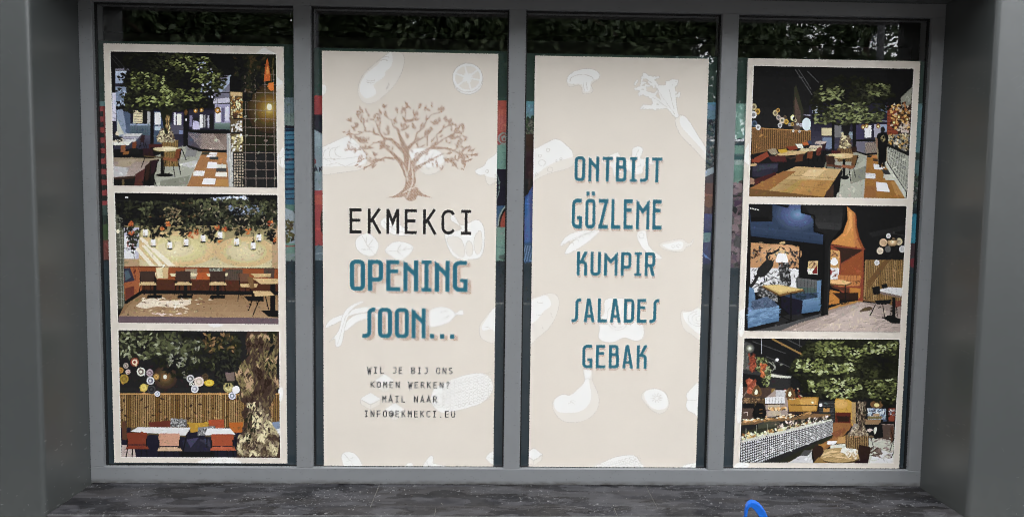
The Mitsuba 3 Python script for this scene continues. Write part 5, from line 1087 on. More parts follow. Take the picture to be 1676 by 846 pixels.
s.poly([(820, 470), (900, 476), (904, 612), (838, 612)], (150, 128, 96)); s.poly([(884, 510), (1002, 560), (992, 755), (888, 600)], (168, 164, 156)); s.lines([[(888 + 10 * i, 514 + 4.3 * i), (905 + 10 * i, 620 + 14 * i)] for i in range(10)], 2.6, (84, 80, 76)); s.lines([[(888, 540 + 16 * j), (994, 600 + 32 * j)] for j in range(5)], 2, (206, 202, 194)); s.poly([(880, 500), (1004, 552), (1002, 570), (880, 514)], (28, 24, 24)); s.poly([(884, 596), (990, 752), (984, 797), (868, 606)], (196, 192, 184)); s.line([(885, 600), (988, 760)], 5, (60, 54, 48))
s.scatter([(884, 460), (1004, 450), (1002, 550), (884, 500)], 190, 9, [(170, 150, 110), (90, 76, 50), (226, 214, 186), (44, 38, 32), (200, 150, 70), (120, 124, 120)], 62, asp=.7)
s.ell(861, 428, 12, 15, (40, 30, 28)); s.poly([(832, 452), (850, 444), (872, 444), (890, 458), (888, 500), (880, 534), (836, 534), (826, 500)], (17, 16, 18)); s.poly([(838, 530), (882, 530), (878, 600), (860, 606), (846, 630), (838, 600)], (13, 13, 15)); s.rect(843, 590, 854, 636, (18, 17, 18)); s.rect(862, 586, 873, 632, (16, 15, 17)); s.rect(842, 630, 856, 638, (226, 224, 220)); s.rect(862, 628, 874, 634, (216, 214, 210)); s.poly([(826, 478), (834, 476), (834, 520), (827, 524)], (150, 104, 80)); s.ell(862, 476, 12, 17, (150, 130, 90)); s.ell(865, 470, 6, 8, (20, 19, 20)); s.ell(857, 484, 5, 6, (20, 19, 20))
s.rect(620, 528, 704, 600, (134, 96, 50)); s.lines([[(x, 530), (x, 600)] for x in range(626, 704, 9)], 3, (80, 54, 28)); s.scatter([(625, 525), (640, 470), (660, 420), (675, 420), (690, 500), (690, 528)], 120, 10, [(120, 104, 72), (170, 154, 114), (206, 190, 150), (84, 72, 50)], 63, asp=.6)
s.poly([(640, 400), (690, 400), (678, 460), (655, 460)], (26, 22, 17))
cr = [(520, 190), (640, 140), (760, 150), (880, 180), (930, 260), (880, 340), (830, 390), (720, 400), (640, 405), (560, 400), (500, 400), (490, 340), (470, 280)]
s.scatter(cr, 850, 12, [(18, 20, 14), (26, 30, 17), (38, 43, 23), (54, 60, 32)], 64, clump=60, ang=(-35, 35))
for q, n_, sd in (([(530, 200), (640, 190), (660, 270), (520, 280)], 80, 65), ([(770, 180), (900, 190), (900, 250), (780, 250)], 80, 66), ([(560, 300), (760, 280), (780, 330), (560, 340)], 100, 67), ([(600, 340), (870, 340), (850, 390), (600, 395)], 150, 68), ([(500, 340), (600, 340), (590, 400), (500, 400)], 50, 69)): s.scatter(q, n_, 10, [(56, 62, 34), (84, 90, 50), (116, 120, 74), (146, 148, 104)], sd, clump=24, ang=(-35, 30))
for q, c_ in (([(505, 490), (564, 490), (552, 505), (498, 504)], (176, 164, 150)), ([(475, 512), (548, 514), (538, 528), (466, 526)], (190, 174, 150)), ([(425, 528), (514, 530), (500, 544), (415, 544)], (196, 176, 140)), ([(330, 540), (462, 544), (440, 560), (280, 572)], (190, 162, 110)), ([(280, 568), (372, 576), (440, 556), (450, 562), (378, 584)], (70, 50, 30))): s.poly(q, c_)
for q, c_ in (([(176, 580), (245, 545), (256, 570), (200, 605), (165, 600)], (150, 62, 34)), ([(245, 535), (290, 528), (304, 556), (268, 562)], (150, 140, 116)), ([(300, 536), (346, 530), (356, 546), (320, 556)], (196, 150, 40)), ([(346, 520), (400, 514), (410, 532), (366, 540)], (140, 60, 34)), ([(396, 506), (430, 504), (440, 526), (410, 528)], (214, 208, 196)), ([(430, 498), (462, 494), (468, 510), (440, 514)], (180, 90, 40)), ([(460, 488), (480, 486), (484, 504), (466, 506)], (60, 70, 100)), ([(165, 612), (305, 606), (300, 650), (240, 680), (165, 680)], (38, 48, 56)), ([(170, 620), (300, 614), (296, 632), (170, 650)], (54, 66, 74)), ([(250, 570), (340, 566), (350, 600), (270, 600)], (92, 34, 28)), ([(152, 612), (185, 610), (184, 622), (153, 624)], (190, 160, 110)), ([(172, 695), (290, 655), (292, 680), (180, 728)], (88, 34, 28)), ([(152, 684), (175, 690), (176, 722), (152, 720)], (150, 120, 90))): s.poly(q, c_)
for x, y, w, h, c_ in ((400, 562, 38, 40, (98, 50, 34)), (460, 548, 30, 34, (120, 66, 40)), (510, 528, 26, 34, (110, 52, 36)), (540, 506, 20, 30, (50, 32, 30))): s.poly([(x, y), (x + w, y - 6), (x + w - 5, y + h), (x - 4, y + h + 3)], c_); s.lines([[(x - 4, y + h + 3), (x - 22, y + h + 20)], [(x + w - 5, y + h), (x + w + 8, y + h + 36)], [(x + 8, y + h), (x + 4, y + h + 34)]], 3.6, (18, 16, 17))
s.poly([(345, 605), (440, 596), (438, 612), (350, 632)], (30, 24, 22))
s.ell(640, 571, 72, 16, (110, 84, 44)); s.ell(640, 568, 71, 15, (196, 170, 112)); s.ell(625, 566, 36, 8, (214, 192, 140)); s.rect(648, 586, 662, 690, (20, 17, 17)); s.ell(660, 684, 22, 11, (18, 16, 16))
s.poly([(556, 566), (604, 570), (606, 620), (562, 612)], (66, 36, 30)); s.poly([(560, 612), (650, 622), (640, 634), (560, 622)], (104, 60, 40)); s.poly([(586, 542), (636, 540), (636, 556), (588, 556)], (88, 34, 28)); s.poly([(702, 566), (732, 564), (716, 622), (694, 620)], (124, 76, 46)); s.poly([(646, 616), (716, 622), (700, 638), (640, 630)], (140, 90, 52)); s.lines([[(682, 636), (692, 706)], [(706, 634), (716, 684)], [(566, 620), (558, 640)], [(730, 566), (712, 630)], [(600, 620), (606, 640)]], 4.2, (18, 16, 16)); s.poly([(690, 520), (724, 520), (722, 548), (700, 550)], (54, 32, 28))
s.grad([(400, 624), (642, 640), (548, 788), (148, 742)], (182, 142, 84), (166, 120, 58), 7, False); s.poly([(400, 624), (642, 640), (600, 700), (260, 690)], (188, 150, 92)); s.poly([(150, 742), (330, 650), (400, 650), (230, 770), (148, 785)], (150, 104, 46)); s.poly([(470, 640), (560, 640), (500, 690), (420, 680)], (206, 178, 130)); s.poly([(430, 700), (520, 710), (480, 760), (400, 750)], (178, 134, 70)); s.poly([(148, 742), (548, 788), (545, 800), (148, 790)], (112, 76, 36)); s.lines([[(250, 710), (560, 745)], [(330, 670), (610, 690)]], 2, (140, 100, 52))
s.poly([(642, 640), (648, 655), (612, 790), (548, 790)], (34, 24, 20)); s.poly([(590, 720), (640, 670), (630, 760), (596, 788)], (24, 20, 19)); s.poly([(560, 760), (600, 720), (600, 790), (556, 790)], (70, 44, 30)); s.lines([[(636, 690), (610, 792)]], 5, (16, 15, 15))
finish(s)
# E: blue and orange booths
s = photo(key, *P_(.9765, 1.6435, .5955, 1.1285), [(160, 48), (1065, 62), (1032, 788), (133, 778)], 'framed photo of blue velvet booths beside an orange booth and a slatted wall')
s.rect(100, 20, 1100, 820, (22, 20, 21))
s.poly([(160, 50), (470, 52), (470, 100), (540, 115), (540, 205), (588, 222), (586, 282), (172, 232)], (40, 66, 104)); s.glow(440, 110, 130, [(46, 74, 114), (54, 84, 126), (66, 96, 140), (84, 116, 160), (112, 142, 184)], 95); s.grad([(172, 180), (586, 222), (586, 282), (172, 232)], (44, 72, 112), (34, 56, 92), 3)
s.poly([(160, 48), (296, 52), (294, 150), (170, 130)], (26, 24, 26)); s.poly([(170, 125), (262, 122), (294, 148), (172, 150)], (16, 15, 17)); s.lines([[(166 + 14 * i, 72 + 3 * i), (174 + 14 * i, 74 + 3 * i)] for i in range(4)], 7, (226, 220, 206)); s.poly([(300, 50), (395, 54), (380, 72), (345, 62)], (18, 17, 18))
s.poly([(460, 52), (1064, 62), (1060, 120), (830, 300), (800, 240), (700, 170), (660, 250), (630, 290), (586, 222), (540, 205), (540, 115), (465, 100)], (30, 27, 28)); s.grad([(480, 58), (700, 58), (690, 200), (560, 190)], (38, 36, 38), (58, 54, 54), 5)
s.line([(463, 52), (463, 98), (536, 116), (536, 205), (590, 222)], 9, (11, 10, 11)); s.poly([(718, 58), (735, 70), (730, 130), (700, 210), (640, 275), (630, 262), (690, 190), (712, 120)], (11, 10, 11))
s.poly([(722, 62), (772, 104), (775, 180), (790, 250), (818, 310), (630, 278), (700, 215), (728, 135)], (190, 110, 46)); s.poly([(724, 66), (755, 92), (760, 190), (770, 296), (640, 276), (706, 214), (730, 140)], (206, 128, 60)); s.poly([(768, 104), (778, 110), (782, 180), (798, 250), (822, 300), (812, 312), (788, 260), (772, 190)], (150, 70, 36)); s.poly([(735, 90), (750, 100), (752, 180), (720, 230), (738, 150)], (222, 150, 84))
s.poly([(775, 70), (1064, 66), (1056, 370), (828, 370), (822, 300), (796, 245), (780, 180)], (27, 23, 23)); s.poly([(850, 215), (1058, 172), (1058, 200), (870, 240)], (44, 38, 34)); s.line([(820, 500), (990, 330), (1056, 230)], 8, (34, 28, 25))
s.poly([(630, 284), (822, 306), (818, 612), (790, 610), (700, 560), (625, 500)], (140, 62, 34)); s.poly([(640, 292), (816, 314), (690, 390), (684, 320)], (66, 32, 24)); s.poly([(690, 400), (816, 318), (812, 470), (690, 460)], (158, 74, 38))
s.poly([(172, 232), (590, 282), (590, 660), (172, 640)], (17, 16, 18)); s.poly([(172, 270), (455, 292), (448, 420), (168, 415)], (184, 138, 84)); s.glow(345, 335, 120, [(192, 146, 92), (202, 158, 104), (214, 174, 124)], 60); s.poly([(168, 415), (448, 420), (440, 540), (168, 560)], (206, 206, 212)); s.line([(172, 262), (456, 286)], 6, (12, 11, 12)); s.line([(454, 288), (448, 500)], 8, (12, 11, 12)); s.ell(355, 272, 62, 9, (30, 24, 20)); s.ell(355, 272, 14, 6, (200, 170, 110)); s.ell(228, 270, 12, 4, (120, 104, 80))
s.scatter([(172, 290), (450, 300), (446, 520), (168, 540)], 90, 13, [(70, 60, 56), (40, 36, 36), (120, 110, 106)], 71, clump=40, asp=.3)
s.shape(unary_union([blob([(205, 440), (230, 400), (265, 370), (298, 380), (295, 410), (265, 450), (225, 470)], 0), LineString([(268, 380), (262, 350), (275, 335), (300, 330), (330, 312)]).buffer(6), LineString([(215, 450), (190, 500), (165, 530)]).buffer(9), LineString([(245, 455), (250, 490)]).buffer(3)]), (44, 36, 34)); s.shape(blob([(340, 390), (385, 385), (392, 430), (402, 510), (360, 515), (335, 450)], 0), (50, 48, 52)); s.scatter([(330, 385), (395, 385), (405, 515), (325, 515)], 60, 12, [(30, 28, 32), (90, 90, 98), (150, 150, 158)], 72, asp=.4); s.lines([arc(260, 500, 50, 30, -10, 120), [(170, 540), (300, 470), (330, 480)], [(380, 330), (420, 320), (436, 340)], [(400, 360), (430, 400)]], 5, (56, 50, 50)); s.scatter([(185, 310), (225, 310), (225, 350), (185, 350)], 8, 12, [(60, 48, 42)], 73); s.scatter([(395, 300), (446, 305), (440, 400), (395, 400)], 22, 10, [(84, 64, 50), (50, 40, 36)], 74)
s.poly([(215, 520), (330, 520), (330, 615), (205, 575)], (52, 50, 54)); s.scatter([(210, 530), (330, 540), (328, 612), (215, 580)], 110, 8, [(150, 150, 156), (90, 90, 96), (30, 28, 32)], 75, asp=.5)
s.poly([(328, 332), (372, 334), (386, 372), (382, 386), (316, 384), (312, 370)], (250, 246, 236)); s.lines([[(334, 336), (320, 382)], [(350, 336), (350, 384)], [(366, 336), (380, 382)]], 1.8, (216, 206, 186)); s.rect(344, 384, 356, 410, (90, 70, 50))
s.poly([(500, 378), (558, 376), (556, 455), (500, 452)], (196, 160, 112)); s.poly([(500, 420), (556, 420), (556, 455), (500, 452)], (214, 206, 200)); s.poly([(524, 440), (552, 400), (555, 450), (530, 450)], (124, 40, 40)); s.lines([[(506, 400), (530, 380)], [(512, 430), (540, 390)]], 4, (110, 76, 50))
s.poly([(630, 310), (684, 322), (680, 420), (628, 415)], (196, 146, 86)); s.poly([(626, 415), (680, 420), (676, 480), (624, 484)], (214, 208, 204)); s.lines([[(640, 320), (670, 350)], [(632, 350), (660, 330)], [(636, 440), (660, 430)], [(640, 470), (670, 450)]], 5, (124, 70, 44)); s.poly([(628, 420), (640, 440), (632, 460), (626, 450)], (150, 40, 36)); s.ell(650, 382, 22, 20, (252, 248, 238)); s.rect(640, 358, 660, 366, (252, 248, 238))
s.poly([(670, 458), (802, 462), (800, 520), (675, 525)], (188, 112, 52)); s.lines([[(690 + 18 * i, 460), (690 + 18 * i, 515)] for i in range(6)], 2.2, (128, 70, 34)); s.line([(672, 490), (800, 494)], 2, (128, 70, 34)); s.poly([(740, 530), (804, 535), (800, 590), (745, 595)], (190, 110, 44)); s.poly([(630, 520), (740, 535), (735, 560), (640, 530)], (92, 48, 26)); s.poly([(622, 540), (684, 556), (680, 625), (620, 632)], (190, 118, 46)); s.poly([(640, 560), (790, 560), (788, 605), (684, 600)], (52, 30, 20)); s.poly([(620, 630), (680, 622), (668, 645), (620, 648)], (26, 20, 18)); s.poly([(618, 650), (700, 620), (790, 605), (820, 612), (620, 672)], (176, 118, 62))
s.poly([(625, 484), (700, 486), (752, 500), (720, 514), (625, 506)], (214, 172, 104)); s.poly([(625, 506), (720, 514), (752, 500), (752, 508), (720, 522), (625, 514)], (110, 76, 40)); s.rect(712, 516, 718, 625, (22, 18, 18)); s.line([(690, 626), (735, 620)], 5, (22, 18, 18))
s.poly([(828, 370), (1055, 372), (1048, 560), (1040, 640), (818, 605)], (134, 98, 54)); r3 = np.random.default_rng(3)
for i in range(22): s.line([(834 + 10.2 * i, 373), (826 + 10 * i, 600 + i)], 4.4, tuple(np.array([166, 124, 72]) + int(r3.integers(-24, 22))))
for i in range(22): s.line([(839.5 + 10.2 * i, 373), (831.5 + 10 * i, 600 + i)], 2.2, (78, 54, 30))
s.poly([(838, 500), (940, 372), (970, 372), (850, 540)], (112, 80, 44))
for x, y, r, c_ in ((962, 233, 14, (206, 206, 204)), (933, 271, 22, (214, 176, 134)), (914, 319, 19, (214, 196, 170)), (959, 309, 17, (110, 100, 96)), (1023, 266, 20, (200, 184, 146)), (1042, 309, 19, (196, 200, 206)), (896, 386, 15, (206, 206, 204))): s.ell(x, y, r, r * 1.06, c_); s.ell(x, y, r * .6, r * .62, tuple(int(v * .9) for v in c_))
s.glow(986, 268, 30, [(150, 120, 84), (200, 170, 120), (250, 230, 190)], 24); s.rect(958, 250, 1014, 258, (30, 26, 24)); s.line([(960, 215), (1056, 232)], 3, (60, 54, 50)); s.ell(992, 215, 6, 7, (70, 64, 60))
s.poly([(250, 780), (330, 742), (620, 660), (800, 612), (1045, 640), (1032, 788)], (150, 138, 122)); s.poly([(400, 780), (700, 650), (810, 616), (1040, 690), (1034, 788)], (172, 160, 142)); s.poly([(560, 780), (800, 640), (1000, 740), (960, 786)], (182, 170, 150)); s.scatter([(600, 680), (1030, 680), (1030, 780), (420, 776)], 60, 26, [(164, 150, 132), (190, 178, 160), (156, 142, 124)], 77, asp=.15, ang=(-25, 5)); s.ell(838, 655, 34, 11, (96, 78, 56), -12)
s.poly([(150, 778), (330, 738), (575, 672), (612, 686), (430, 740), (340, 780)], (84, 80, 82)); s.poly([(310, 705), (575, 640), (575, 680), (320, 752)], (36, 36, 42)); s.poly([(588, 222), (630, 230), (628, 500), (616, 688), (574, 694), (590, 500)], (26, 23, 24)); s.line([(594, 260), (586, 690)], 8, (12, 11, 12)); s.line([(622, 290), (612, 688)], 5, (46, 40, 40))
s.grad([(430, 472), (574, 490), (572, 600), (438, 590)], (92, 102, 100), (66, 82, 92), 5); s.lines([[(440 + 20 * i, 476 + 2 * i), (438 + 19 * i, 575)] for i in range(6)], 2.5, (52, 60, 60)); s.poly([(552, 490), (576, 488), (570, 660), (548, 640)], (92, 128, 166)); s.poly([(360, 568), (540, 560), (556, 588), (470, 605), (380, 585)], (40, 62, 88)); s.grad([(455, 604), (568, 584), (570, 665), (462, 682)], (96, 136, 178), (64, 100, 142), 5); s.poly([(345, 575), (470, 605), (462, 680), (400, 690), (345, 640)], (20, 24, 36)); s.scatter([(370, 565), (550, 562), (556, 588), (470, 602)], 40, 14, [(52, 78, 108), (34, 52, 76)], 78, asp=.3, ang=(-20, 20)); s.poly([(462, 680), (570, 664), (560, 684), (475, 698)], (14, 13, 16))
s.poly([(236, 516), (330, 512), (474, 540), (335, 568)], (196, 158, 92)); s.poly([(250, 518), (330, 516), (440, 540), (336, 556)], (212, 178, 114)); s.poly([(236, 518), (335, 568), (474, 541), (474, 550), (335, 580), (236, 526)], (112, 80, 42)); s.rect(397, 560, 406, 726, (18, 17, 19)); s.rect(325, 575, 333, 690, (18, 17, 19)); s.lines([[(330, 690), (404, 722)], [(370, 735), (430, 718)]], 6, (18, 17, 19))
s.poly([(160, 526), (186, 532), (196, 580), (190, 660), (155, 700)], (88, 122, 162)); s.poly([(170, 610), (260, 580), (330, 632), (330, 650), (190, 664)], (70, 98, 124)); s.grad([(155, 664), (332, 632), (332, 722), (152, 768)], (104, 144, 190), (70, 108, 156), 6); s.scatter([(160, 670), (328, 640), (328, 716), (156, 760)], 60, 22, [(92, 130, 174), (112, 150, 194), (76, 112, 156)], 79, asp=.25, ang=(-40, 10)); s.scatter([(180, 600), (320, 610), (320, 640), (180, 655)], 40, 14, [(56, 82, 106), (84, 112, 138)], 80, asp=.3); s.poly([(152, 764), (310, 726), (306, 752), (170, 780)], (24, 24, 28))
s.poly([(896, 548), (950, 528), (1044, 532), (1040, 580)], (206, 204, 204)); s.poly([(896, 550), (1040, 582), (1040, 592), (900, 562)], (120, 110, 104)); s.poly([(868, 528), (912, 522), (916, 566), (878, 574)], (20, 18, 18)); s.poly([(922, 515), (956, 508), (960, 530), (930, 538)], (24, 21, 20)); s.poly([(882, 606), (980, 600), (975, 624), (900, 628)], (22, 20, 20)); s.lines([[(890, 626), (858, 694)], [(930, 626), (942, 700)], [(905, 650), (920, 640)], [(980, 640), (975, 728)], [(1010, 640), (1016, 700)]], 5, (16, 15, 15)); s.poly([(982, 614), (1038, 604), (1036, 636), (990, 650)], (128, 60, 40)); s.poly([(930, 705), (970, 690), (1034, 712), (1030, 738), (985, 738)], (20, 18, 18)); s.rect(985, 586, 1004, 700, (20, 18, 18))
finish(s)
# F: counter with food and a tree
s = photo(key, *P_(.978, 1.6435, .027, .5625), [(118, 72), (913, 82), (882, 713), (97, 706)], 'framed photo of a patterned food counter and an indoor tree in a slatted tub')
s.rect(80, 50, 950, 740, (24, 22, 22))
s.lines([[(260, 75), (418, 158)]], 9, (150, 106, 60)); s.lines([[(160, 88), (330, 150)], [(206, 72), (207, 152)], [(330, 75), (430, 125)], [(400, 76), (400, 120)], [(230, 165), (350, 220)]], 3, (84, 82, 80)); s.line([(206, 72), (207, 152)], 4, (170, 170, 172))
s.poly([(118, 90), (150, 95), (150, 240), (110, 240)], (70, 66, 62)); s.lines([[(122 + 8 * i, 100), (118 + 8 * i, 235)] for i in range(4)], 2, (120, 114, 106)); s.glow(145, 124, 26, [(60, 56, 52), (130, 124, 114), (240, 236, 226)]); s.ell(286, 183, 9, 8, (250, 248, 240)); s.ell(308, 207, 8, 4, (130, 126, 120))
s.poly([(110, 232), (250, 245), (355, 268), (355, 280), (250, 268), (110, 252)], (62, 56, 52)); s.poly([(240, 250), (300, 262), (360, 268), (355, 276), (280, 275), (235, 262)], (196, 192, 184)); s.poly([(250, 268), (355, 282), (355, 335), (230, 325)], (48, 43, 40)); s.poly([(110, 320), (280, 328), (276, 375), (108, 378)], (74, 58, 38)); s.lines([[(115, 370), (145, 322)], [(150, 330), (185, 372)]], 5, (130, 116, 96)); s.rect(258, 330, 276, 374, (150, 106, 46))
s.poly([(280, 335), (340, 342), (345, 470), (230, 480), (225, 380)], (150, 140, 124)); s.poly([(220, 380), (240, 374), (325, 370), (328, 408), (224, 410)], (206, 206, 206)); s.lines([[(232 + 16 * i, 376), (230 + 16 * i, 406)] for i in range(6)], 2, (150, 152, 156)); s.rect(280, 338, 332, 372, (188, 188, 188)); s.poly([(240, 412), (300, 410), (310, 470), (240, 470)], (176, 164, 142)); s.poly([(108, 378), (225, 380), (225, 440), (108, 480)], (92, 66, 44)); s.scatter([(110, 380), (222, 382), (170, 408), (110, 408)], 60, 6, [(130, 92, 60), (70, 50, 36), (160, 120, 84)], 81, asp=.7)
s.poly([(108, 405), (172, 404), (172, 480), (106, 490)], (24, 21, 20)); s.poly([(108, 430), (170, 430), (170, 486), (106, 490)], (86, 70, 54)); s.lines([[(115, 452), (136, 450), (136, 470)]], 4, (190, 180, 164)); s.shape(blob([(170, 430), (185, 405), (205, 404), (222, 420), (226, 475), (168, 478)], 0), (19, 17, 18)); s.lines([[(196, 437), (212, 436)], [(196, 456), (212, 455)]], 5, (120, 74, 40)); s.lines([[(222, 410), (326, 408)], [(222, 440), (340, 436)]], 5, (58, 42, 30)); s.scatter([(245, 428), (335, 426), (335, 438), (245, 440)], 24, 8, [(206, 164, 104), (180, 130, 70), (230, 200, 150)], 82, asp=.7)
s.poly([(338, 378), (500, 372), (490, 450), (350, 455)], (176, 122, 46)); s.poly([(400, 385), (490, 380), (485, 440), (420, 445)], (202, 146, 62)); s.line([(352, 413), (500, 416)], 4, (46, 34, 26)); s.ell(468, 402, 6, 6, (255, 236, 180)); s.poly([(340, 448), (500, 446), (500, 458), (345, 460)], (60, 44, 30)); s.poly([(500, 395), (582, 395), (580, 560), (500, 490)], (44, 52, 46)); s.lines([[(502, 405 + 14 * i), (580, 406 + 14 * i)] for i in range(10)], 2, (84, 98, 90)); s.rect(522, 428, 556, 450, (176, 128, 60)); s.ell(510, 415, 8, 9, (250, 240, 210)); s.rect(500, 424, 570, 430, (28, 24, 22))
s.poly([(583, 388), (600, 380), (640, 380), (672, 400), (676, 520), (584, 520)], (196, 144, 54)); s.glow(615, 410, 34, [(204, 154, 66), (216, 168, 82)], 24); s.poly([(584, 452), (664, 454), (664, 508), (584, 506)], (112, 34, 26)); s.poly([(590, 470), (660, 474), (655, 500), (600, 500)], (58, 24, 22)); s.poly([(668, 400), (690, 400), (690, 510), (670, 510)], (176, 136, 84)); s.poly([(582, 504), (670, 508), (660, 540), (560, 620), (470, 640), (430, 660)], (150, 92, 46))
s.poly([(740, 385), (895, 395), (890, 520), (740, 500)], (26, 24, 27)); s.poly([(752, 432), (848, 436), (846, 490), (752, 488)], (170, 184, 206)); s.scatter([(752, 432), (848, 436), (846, 490), (752, 488)], 60, 8, [(70, 80, 100), (214, 222, 232), (110, 124, 150)], 83); s.poly([(858, 432), (892, 434), (888, 500), (856, 498)], (150, 62, 40)); s.scatter([(858, 432), (892, 434), (890, 472), (858, 470)], 20, 7, [(226, 220, 216), (110, 110, 120)], 84); s.ell(797, 412, 34, 20, (130, 84, 40)); s.ell(797, 416, 13, 10, (250, 206, 130)); s.rect(845, 400, 858, 520, (20, 18, 20)); s.poly([(830, 490), (848, 492), (846, 500), (830, 500)], (60, 80, 120))
s.poly([(680, 510), (885, 515), (882, 713), (620, 713), (640, 600)], (150, 140, 124)); s.poly([(740, 515), (884, 518), (884, 600), (760, 580)], (92, 76, 60)); s.poly([(760, 580), (884, 600), (882, 713), (700, 713)], (196, 190, 180)); s.poly([(790, 640), (880, 660), (880, 713), (760, 713)], (214, 210, 204)); s.ell(786, 654, 36, 26, (84, 70, 56)); s.poly([(800, 640), (830, 662), (822, 672), (790, 650)], (110, 100, 90)); s.scatter([(700, 560), (880, 590), (875, 700), (700, 700)], 60, 14, [(160, 150, 136), (206, 200, 192), (130, 120, 106)], 85, asp=.3, ang=(-30, 30))
for q, c_ in (([(735, 488), (822, 490), (806, 515), (735, 514)], (150, 122, 82)), ([(752, 472), (828, 474), (822, 486), (750, 486)], (132, 106, 70)), ([(780, 460), (812, 460), (812, 472), (780, 472)], (176, 146, 100))): s.poly(q, c_)
s.poly([(735, 515), (825, 515), (830, 580), (790, 590), (740, 560)], (24, 21, 21)); s.lines([[(744, 515), (748, 575)], [(812, 512), (826, 580)]], 4, (16, 15, 16)); s.ell(762, 543, 14, 7, (206, 196, 176)); s.ell(766, 578, 16, 7, (120, 100, 76)); s.line([(768, 584), (782, 640)], 4, (30, 24, 22)); s.shape(blob([(782, 540), (790, 528), (798, 535), (792, 560), (784, 560)], 0), (214, 210, 200)); s.poly([(866, 530), (882, 526), (880, 590), (868, 620)], (96, 60, 44)); s.lines([[(882, 590), (864, 655)], [(868, 540), (884, 600)], [(886, 650), (872, 686)]], 4, (18, 16, 16))
s.poly([(104, 490), (200, 480), (560, 455), (565, 500), (330, 540), (104, 606)], (58, 48, 38)); s.poly([(104, 498), (300, 480), (470, 458), (560, 462), (560, 470), (300, 500), (104, 516)], (120, 92, 58)); s.poly([(106, 520), (300, 498), (560, 472), (562, 480), (300, 515), (106, 545)], (40, 33, 28)); s.poly([(190, 505), (300, 494), (300, 520), (190, 535)], (80, 72, 62))
s.scatter([(108, 484), (340, 462), (470, 448), (470, 462), (340, 482), (108, 502)], 90, 10, [(226, 214, 190), (186, 130, 70), (36, 30, 26), (206, 164, 104)], 86, asp=.45, ang=(-15, 10)); s.scatter([(106, 560), (250, 545), (400, 515), (460, 500), (460, 515), (300, 560), (106, 592)], 150, 10, [(214, 190, 120), (232, 222, 190), (176, 150, 84), (150, 100, 54), (200, 206, 150)], 87, asp=.6); s.scatter([(250, 505), (560, 470), (560, 500), (300, 540)], 90, 9, [(176, 160, 130), (90, 76, 56), (214, 206, 186), (60, 50, 40)], 88, asp=.5); s.scatter([(320, 330), (400, 330), (420, 380), (340, 390)], 40, 8, [(120, 84, 46), (70, 50, 34), (196, 180, 150), (160, 60, 40)], 89)
s.poly([(104, 594), (300, 548), (566, 486), (570, 496), (300, 566), (104, 608)], (196, 192, 184)); s.lines([[(180, 515), (182, 580)], [(236, 508), (238, 566)], [(128, 530), (128, 590)]], 3, (140, 136, 128))
cnt = Polygon([(103, 606), (300, 562), (572, 494), (572, 566), (420, 640), (300, 700), (270, 714), (98, 712)])
s.shape(cnt, (38, 36, 37)); T_ = []
x = 100.0
while x < 572:
    f_ = 1 - .58 * (x - 100) / 472; dx_ = 12.5 * f_; y0_ = 606 - (x - 103) * .238; h_ = 108 + (x - 103) * (-36.0 / 470); h_ = max(h_, 70); rows = 10
    yb = 745 - (x - 103) * .381
    for j in range(rows):
        ya = y0_ + (yb - y0_) * j / rows; hh = (yb - y0_) / rows
        T_.append(Polygon([(x, ya + hh * .1), (x + dx_ * .95, ya - dx_ * .2 + hh * .25), (x + dx_ * .45, ya + hh * .9)]))
    x += dx_
s.shape(unary_union(T_).intersection(cnt), (206, 206, 208))
s.poly([(572, 566), (420, 640), (300, 700), (270, 714), (320, 716), (440, 655), (576, 580)], (50, 40, 30)); s.poly([(576, 580), (440, 655), (330, 714), (420, 716), (560, 625), (640, 560), (640, 520), (600, 560)], (150, 100, 54)); s.poly([(440, 655), (330, 716), (470, 716), (500, 650), (480, 635)], (196, 196, 192))
for q, c_ in (([(545, 598), (602, 598), (578, 617), (540, 616)], (222, 222, 220)), ([(425, 645), (470, 645), (440, 675), (405, 672)], (84, 78, 74)), ([(500, 615), (545, 612), (530, 632), (490, 636)], (176, 112, 54)), ([(560, 560), (630, 530), (640, 545), (590, 580)], (140, 76, 38)), ([(600, 580), (640, 575), (640, 610), (590, 612)], (190, 140, 76)), ([(560, 620), (640, 612), (640, 640), (560, 640)], (206, 200, 190)), ([(520, 660), (560, 640), (560, 714), (500, 714)], (168, 116, 60))): s.poly(q, c_)
s.poly([(634, 568), (756, 566), (756, 640), (640, 645)], (130, 90, 50)); s.lines([[(640 + 9.5 * i, 570), (642 + 9.3 * i, 644)] for i in range(13)], 3.4, (78, 50, 28)); s.lines([[(645 + 9.5 * i, 570), (647 + 9.3 * i, 644)] for i in range(12)], 2, (180, 136, 84)); s.scatter([(652, 568), (690, 530), (720, 530), (752, 568)], 150, 9, [(120, 104, 80), (176, 160, 130), (206, 192, 164), (84, 72, 56)], 90, asp=.7); s.poly([(690, 400), (745, 400), (735, 450), (735, 520), (720, 545), (700, 545), (698, 470)], (58, 46, 34)); s.scatter([(692, 400), (742, 400), (736, 540), (698, 540)], 130, 10, [(40, 32, 24), (84, 70, 50), (130, 112, 84), (170, 152, 120)], 91, ang=(60, 120), asp=.35)
s.ell(608, 676, 114, 40, (92, 70, 34)); s.ell(608, 671, 112, 38, (178, 152, 92)); s.scatter([(510, 660), (600, 640), (690, 645), (710, 675), (620, 700), (530, 690)], 60, 26, [(190, 164, 104), (160, 134, 76), (206, 184, 128)], 92, asp=.2, ang=(-12, 8)); s.poly([(620, 634), (690, 640), (716, 662), (650, 668), (610, 655)], (222, 220, 212)); s.scatter([(640, 650), (700, 655), (690, 690), (630, 690)], 30, 12, [(206, 196, 160), (226, 222, 210), (190, 166, 110)], 93, asp=.4)
